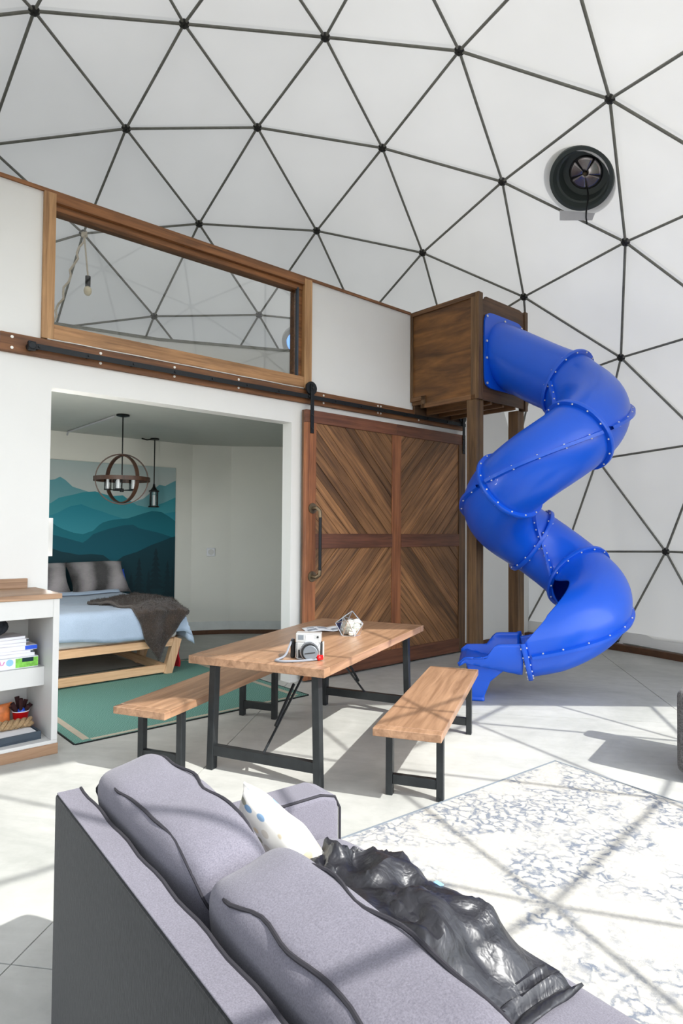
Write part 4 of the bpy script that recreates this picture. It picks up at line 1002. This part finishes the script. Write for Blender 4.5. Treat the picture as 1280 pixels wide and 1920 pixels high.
o = onshelf('rope_toy', rp, 'jute', -1.715, .70, tz_ + .054, 'thick braided jute rope lying on the tray', 'rope')
cup = empty('red_cup', wpt(-1.49, -.86, tz_), WA, 'red plastic cup filled with dark twigs inside the cabinet', 'cup')
MB().lathe([(0, 0), (.042, 0), (.058, .13), (.062, .135), (.058, .14), (.054, .13), (.04, .01), (0, .01)], 24).build('body', 'red_plastic', cup); MB().lathe([(.058, .132), (.063, .137), (.058, .142)], 24).build('rim', 'paper_white', cup)
for i in range(7): a = i * .9; MB().tube([(0, 0, .02), (.03 * math.cos(a), .03 * math.sin(a), .13), (.075 * math.cos(a), .05 * math.sin(a), .18 + .03 * (i % 3))], lambda s: .006 + .012 * s, 6).build('twig', 'twig_dark', cup)
MB().ball((0, -.02, .135), .032, 10).build('bead', 'blue_plastic', cup)
pk = pillow_mesh(.34, .20, .07, seed=8); o = pk.build('snack_bag', 'orange_pack', weld=True); o.location = wpt(-1.71, -.90, tz_ + .105); o.rotation_euler = (math.radians(84), 0, WA); tag(o, 'crinkled orange packet behind the rope in the cabinet', 'packet')

# ---------------------------------------------------------------- sofa (local x = along the back, local y = towards the camera side)
S0d, S0e = -3.475, -1.55
sofa = empty('sofa', spt(S0d, S0e, 0), SA, 'charcoal grey fabric sofa seen from behind with loose back cushions', 'sofa')
def SX(d): return d - S0d
def SY(e): return -(e - S0e)
dR, dL = -2.46, -4.50
def sbx(name, mat, d0, d1, e0, e1, z0, z1, bev=.02, seg=3):
    return MB().box(*sorted((SX(d0), SX(d1))), *sorted((SY(e0), SY(e1))), z0, z1).build(name, mat, sofa, bev, seg=seg)
sbx('base', 'sofa_grey', dL + .1, dR - .1, -2.0, -1.06, .07, .27)
# back frame, slightly raked
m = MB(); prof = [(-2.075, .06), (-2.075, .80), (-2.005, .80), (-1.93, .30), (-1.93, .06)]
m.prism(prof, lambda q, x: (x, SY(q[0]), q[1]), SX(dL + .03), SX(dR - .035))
m.build('back_frame', 'sofa_shade_grey', sofa, .012, seg=3)
MB().box(SX(dL + .04), SX(dR - .045), SY(-2.0), SY(-2.071), .800, .8045).build('back_top', 'sofa_grey', sofa, .002)
def piping(pts, name='piping', par=sofa, r=.0055, closed=False): return MB().tube(pts, r, 6, closed).build(name, 'piping_dark', par)
piping([(SX(dL + .04 + i * .05), SY(-1.999 + .003 * math.sin(i * 1.3)), .803) for i in range(40)], r=.006)
for (d0, d1) in ((dR - .165, dR), (dL, dL + .165)):
    m = MB(); pr_ = [(-2.06, .06), (-2.06, .575), (-1.9, .60), (-1.08, .60), (-1.015, .575), (-1.005, .52), (-1.005, .06)]
    m.prism(pr_, lambda q, x: (x, SY(q[0]), q[1]), SX(d0), SX(d1)); ao = m.build('arm', 'sofa_grey', sofa, .022, seg=3)
    xin = SX(d0) if d0 > -3 else SX(d1)
    piping([(xin + (.006 if d0 > -3 else -.006), SY(e), z - .006) for e, z in ((-1.9, .602), (-1.5, .603), (-1.10, .602), (-1.03, .582), (-1.003, .53), (-1.001, .08))], par=ao)
for dd, de in ((dR - .1, -1.12), (dR - .1, -1.97), (dL + .1, -1.12), (dL + .1, -1.97)): MB().cyl((SX(dd), SY(de), 0), (SX(dd), SY(de), .07), .02, 10, .028).build('leg', 'lantern_black', sofa)
def cushion_mesh(w, h, t, n=16, e=7, puff=.12, seed=0, wr=.006):
    m = MB(); faces = []
    for ax_ in range(3):
        for sg in (-1, 1):
            def fn(a, b):
                c_ = [0, 0, 0]; c_[ax_] = sg; c_[(ax_ + 1) % 3] = 2 * a - 1; c_[(ax_ + 2) % 3] = 2 * b - 1
                q = sum(abs(x) ** e for x in c_) ** (-1 / e); x, y, z = [v_ * q for v_ in c_]
                pf = 1 + puff * (1 - x * x) * (1 - y * y); p_ = Vector((x * w / 2 * (1 + .02 * (1 - y * y)), y * h / 2 * (1 + .03 * (1 - x * x)), z * t / 2 * pf))
                p_ += Vector((vn((p_.x * 6 + seed, p_.y * 6, p_.z * 6)), vn((p_.x * 6, p_.y * 6 + 9 + seed, p_.z * 6)), vn((p_.x * 5, p_.y * 5, p_.z * 5 + 17 + seed)))) * wr * 2
                return p_
            m.grid(fn, n, n)
    return m
def rim(w, h, t, zf, e=7, n=72, seed=0, amp=.008):
    out = []
    for i in range(n):
        a = 2 * PI * i / n; x, y = math.cos(a), math.sin(a); q = (abs(x) ** e + abs(y) ** e + abs(zf) ** e) ** (-1 / e)
        px_, py_ = x * q, y * q
        p_ = Vector((px_ * w / 2 * 1.0, py_ * h / 2 * (1 + .03 * (1 - px_ * px_)), zf * t / 2)); nz = vn((px_ * 3.3 + seed, py_ * 3.3, zf))
        out.append(p_ * 1.005 + Vector((0, 0, amp * nz + .5 * amp * math.sin(px_ * 11 + seed))))
    return out
# seat cushions
for cd_, sd_ in ((-3.06, 2), (-3.91, 6)):
    o = cushion_mesh(.845, .70, .19, 14, 9, .10, sd_, .002).build('seat_cushion', 'sofa_grey', sofa, weld=True, angle=80); o.location = (SX(cd_), SY(-1.385), .36)
# back cushions with piping on both rims
for cd_, sd_, rz_, cw in ((-2.915, 1, .02, .80), (-3.755, 4, -.012, .86)):
    ch, ct = .48, .235
    o = cushion_mesh(cw, ch, ct, 22, 5.5, .10, sd_, .006).build('back_cushion', 'sofa_grey', sofa, weld=True, angle=80)
    o.location = (SX(cd_), SY(-1.815), .665); o.rotation_euler = (math.radians(90 - 14), 0, rz_)
    for zf in (-.72, .72): MB().tube(rim(cw, ch, ct, zf, 5.5, 90, sd_, .014), .0048, 6, True).build('piping', 'piping_dark', o)
# printed cushion standing against the arm
ax1 = (SD * -.74 + SE * .41 + Vector((0, 0, -.53))).normalized()
pc_ = spt(-2.85, -1.45, .605); vdir = (pc_ - CAM).normalized(); ax2 = (vdir - ax1 * vdir.dot(ax1)).normalized(); n0 = ax1.cross(ax2)
if n0.z < 0: n0 = -n0
ax2 = (ax2 * math.cos(.38) + n0 * -math.sin(.38)).normalized(); n0 = ax1.cross(ax2).normalized()
pc = empty('printed_cushion', pc_, 0, 'white cushion printed with small blue and tan birds on the sofa', 'cushion')
pc.matrix_world = Matrix(((ax1.x, ax2.x, n0.x, pc_.x), (ax1.y, ax2.y, n0.y, pc_.y), (ax1.z, ax2.z, n0.z, pc_.z), (0, 0, 0, 1)))
pillow_mesh(.36, .33, .13, 2.4, 24, 2, .12).build('cushion_cover', 'cushion_print', pc, weld=True)
MB().tube([(x * .178 * (1 - .12 * (1 - y * y) * abs(x) ** 4), y * .162 * (1 - .12 * (1 - x * x) * abs(y) ** 4), 0) for x, y in [(1, -1 + .1 * i) for i in range(20)] + [(1 - .1 * i, 1) for i in range(20)] + [(-1, 1 - .1 * i) for i in range(20)] + [(-1 + .1 * i, -1) for i in range(20)]], .004, 6, True).build('edge_seam', 'cushion_white', pc)
# black puffer blanket
bq = [Vector((-2.92, -1.38)), Vector((-3.12, -1.11)), Vector((-3.68, -1.055)), Vector((-3.75, -1.66)), Vector((-3.30, -1.68))]
def blk(a, b):
    top = (bq[0].lerp(bq[1], min(1, a * 2.6)) if a < .385 else bq[1].lerp(bq[2], (a - .385) / .615)); bot = bq[0].lerp(bq[4], min(1, a * 2)) if a < .5 else bq[4].lerp(bq[3], (a - .5) * 2)
    q = top.lerp(bot, b)
    ed = min(1, 6 * min(a, 1 - a)) * min(1, 5 * min(b + .02, 1.02 - b))
    ridge = .5 + .5 * math.sin(a * 17 + 3 * vn((a * 3, b * 3, 0)) + b * 4)
    z = .457 + ed * (.05 + .11 * math.sin(PI * min(1, b * .62 + .12)) * (.6 + .4 * math.sin(PI * a)) + .03 * ridge + .05 * vn((a * 5, b * 5, 3)) + .026 * (1 - abs(vn((a * 6 + b * 2, b * 4, 6))) * 2.6) + .007 * (1 - abs(vn((a * 13, b * 9, 9))) * 2.6))
    j = .018 * ed
    return spt(q.x + j * vn((a * 9, b * 9, 7)), q.y + j * vn((a * 9, b * 9, 11)), z) - spt(-3.45, -1.38, 0)
pb = empty('puffer_blanket', spt(-3.45, -1.38, 0), 0, 'crumpled shiny black puffer blanket on the sofa seat', 'blanket')
MB().grid(blk, 72, 48).build('quilted_shell', 'puffer_black', pb, solid=.008)
def blk2(a, b):
    q = Vector((-3.46 - .30 * a, -1.10 - .50 * b - .04 * math.sin(a * 4))); z = .452 + .02 * math.sin(PI * a) + .012 * math.sin(a * 40 + 4 * vn((a * 4, b * 4, 1))) + .012
    return spt(q.x, q.y + .02 * vn((a * 8, b, 3)), z) - spt(-3.45, -1.38, 0)
MB().grid(blk2, 60, 20).build('lower_layer', 'puffer_black', pb, solid=.006)
def flap(a, b):
    q = Vector((-3.28 - .28 * a, -1.40 - .20 * b)); z = .575 + .07 * math.sin(PI * a) * (1 - b) + .02 * vn((a * 6, b * 6, 5)) + .03 * b
    return spt(q.x, q.y, z) - spt(-3.45, -1.38, 0)
MB().grid(flap, 24, 14).build('inner_flap', 'puffer_black', pb, solid=.01)
shv = [o for o in pb.children if o.name.startswith('quilted')][0].data.vertices
tgt_ = spt(-3.36, -1.20, .6) - spt(-3.45, -1.38, 0); tv = min(shv, key=lambda v_: (v_.co.xy - tgt_.xy).length)
MB().box(-.014, .014, -.008, .008, 0, .003).build('label_tag', 'sky_print', pb, loc=tv.co + Vector((0, 0, .004)), rotz=SA)

# ---------------------------------------------------------------- armchair at the right edge
ca_ = math.radians(66); ch_ = empty('armchair', (3.70, -.245, 0), ca_, 'dark grey tweed armchair at the right edge of the picture', 'armchair')
MB().box(-.36, .36, -.40, .40, .09, .33).build('base', 'chair_tweed', ch_, .03, seg=3)
for s_ in (-1, 1): MB().box(-.37, .35, *sorted((s_ * .40, s_ * .25)), .06, .61).build('arm', 'chair_tweed', ch_, .045, seg=4)
MB().box(-.37, .20, -.248, .248, .33, .46).build('seat_cushion', 'chair_tweed', ch_, .05, seg=4)
MB().box(.20, .40, -.40, .40, .09, .80).build('backrest', 'chair_tweed', ch_, .05, seg=4)
for sx in (-1, 1):
    for sy in (-1, 1): MB().cyl((sx * .31, sy * .33, 0), (sx * .31, sy * .33, .1), .018, 10, .026).build('leg', 'lantern_black', ch_)

# ---------------------------------------------------------------- things on the table
zt = .80
def yawto(v): return math.atan2(v.y, v.x)
cpos = Vector((.775, -.90, zt)); cmr = empty('folding_camera', cpos, math.radians(8), 'silver and black vintage film camera standing at the table edge', 'camera')
cmr.scale = (1.25, 1.25, 1.25)
MB().box(-.075, .075, .0, .05, .0, .085).build('body', 'black_leather', cmr, .006)
MB().box(-.06, .06, -.022, .0, .002, .088).build('front_plate', 'camera_silver', cmr, .004)
MB().box(-.052, .052, -.024, -.022, .006, .05).build('leather_panel', 'black_leather', cmr)
tp = MB().box(-.066, .068, -.022, .05, .088, .138).build('top_housing', 'camera_silver', cmr, .004)
MB().box(-.054, -.024, -.0235, -.022, .103, .128).build('viewfinder', 'camera_grey', tp); MB().box(-.012, .028, -.0235, -.022, .103, .128).build('rangefinder', 'white_gloss', tp); MB().cyl((.052, -.0245, .118), (.052, -.022, .118), .006, 10).build('button', 'black_leather', tp)
ln = MB().cyl((.012, -.022, .045), (.012, -.045, .045), .053, 32).build('lens_ring', 'chrome', cmr, .002)
MB().cyl((.012, -.045, .045), (.012, -.06, .045), .044, 32).build('barrel', 'black_leather', ln); MB().cyl((.018, -.06, .042), (.018, -.072, .042), .039, 32).build('lens_cap', 'camera_grey', ln, .003)
MB().bar((-.012, -.0735, .038), (.044, -.0735, .046), .002, .004).build('cap_mark', 'black_leather', ln)
MB().tube([(-.062, -.024, .088), (-.064, -.026, .01), (-.055, -.03, .004), (.045, -.03, .004), (.062, -.026, .012), (.064, -.024, .088)], .0035, 6).build('wire_frame', 'chrome', cmr)
MB().box(-.098, -.077, .004, .045, .0, .098).build('side_grip', 'black_leather', cmr, .006)
MB().box(.074, .082, .006, .045, .004, .088).build('side_plate', 'camera_silver', cmr, .003)
st = [(-.088, .02, .10), (-.10, -.01, .07), (-.115, -.05, .02), (-.155, -.075, .006), (-.165, -.10, .006), (-.13, -.125, .007), (-.06, -.115, .007), (.0, -.085, .007), (.055, -.055, .008)]
def smooth(p, n=4):
    p = [Vector(x) for x in p]
    for _ in range(2): p = [p[0]] + [q for a, b in zip(p, p[1:]) for q in (a.lerp(b, .25), a.lerp(b, .75))] + [p[-1]]
    return p
MB().tube(smooth(st), .006, 6).build('strap', 'strap_grey', cmr)
MB().ball((.062, -.052, .014), .015, 10).box(.05, .085, -.058, -.05, .006, .03).build('strap_clip', 'red_plastic', cmr)
te = empty('glass_terrarium', (.865, .115, zt), math.radians(20), 'small faceted glass terrarium with white stones on the table', 'terrarium')
lo = [(.085 * math.cos(2 * PI * i / 5), .085 * math.sin(2 * PI * i / 5), .0) for i in range(5)]; mi = [(.12 * math.cos(2 * PI * (i + .5) / 5), .12 * math.sin(2 * PI * (i + .5) / 5), .10 + .035 * (i % 2)) for i in range(5)]; ap = (.02, .01, .195)
fc = [(lo[i], lo[(i + 1) % 5], mi[i]) for i in range(5)] + [(mi[i], lo[(i + 1) % 5], mi[(i + 1) % 5]) for i in range(5)] + [(mi[i], mi[(i + 1) % 5], ap) for i in range(5) if i != 3]
for f_ in fc: MB().add(f_, [(0, 1, 2)]).build('pane', 'jar_glass', te)
eg = {tuple(sorted((a, b))) for f_ in fc for a, b in ((f_[0], f_[1]), (f_[1], f_[2]), (f_[2], f_[0]))}
for a, b in sorted(eg): MB().cyl(a, b, .0035, 6).build('edge_strip', 'chrome', te)
for i in range(9): MB().ball((.062 * math.cos(i * 2.4) * (i % 3) / 2, .062 * math.sin(i * 2.4) * (i % 3) / 2, .032 + .033 * (i // 3)), .038, 8, (1, .85, .85)).build('stone', 'stone_white', te)
lf = empty('leaflet', (.60, .30, zt), math.radians(28), 'folded printed leaflet lying behind the camera on the table', 'leaflet')
def lff(a, b): return Vector(((a - .5) * .34, (b - .5) * .22, .004 + .012 * abs(math.sin(a * PI * 1.5)) + .004 * b))
MB().grid(lff, 18, 4).build('sheet', 'paper_white', lf, solid=.0012)
for a0, a1, b0, b1 in ((.05, .3, .15, .5), (.38, .6, .5, .85), (.68, .92, .2, .55), (.1, .28, .65, .85)): MB().grid(lambda a, b: lff(a0 + (a1 - a0) * a, b0 + (b1 - b0) * b) + Vector((0, 0, .0012)), 6, 2).build('print', 'paper_grey', lf)

# ---------------------------------------------------------------- string light on the dome node in the loft
N0 = GP[min(range(len(GP)), key=lambda i: (GP[i] * R + OC - Vector((-3.09, 2.245, 5.482))).length)] * R + OC
sg_ = empty('string_light', N0, 0, 'rope string light with a bare bulb tied to a dome hub behind the loft window', 'string light')
inn = (OC - N0).normalized()
p1 = inn * .06; MB().tube([p1 + Vector((.03 * math.cos(i * 1.2), .03 * math.sin(i * 1.2), -.004 * i + .05)) for i in range(16)], .014, 6).build('knot', 'rope_cream', sg_)
MB().tube([p1 + Vector((.012 * i, .006 * i, -.13 * i)) for i in range(5)], .010, 6).build('cord', 'rope_cream', sg_)
bt = p1 + Vector((.048, .024, -.52)); MB().cyl(bt + Vector((0, 0, .0)), bt + Vector((0, 0, -.13)), .034, 10).build('socket', 'lantern_black', sg_); MB().ball(bt + Vector((0, 0, -.19)), .05, 12, (1, 1, 1.3)).build('bulb', 'bulb_cream', sg_)
MB().tube([p1 + Vector((-.30 * s + .03 * math.sin(s * 30), -.22 * s, -1.25 * s)) for s in [i / 16 for i in range(17)]], .014, 6).build('rope', 'rope_cream', sg_)
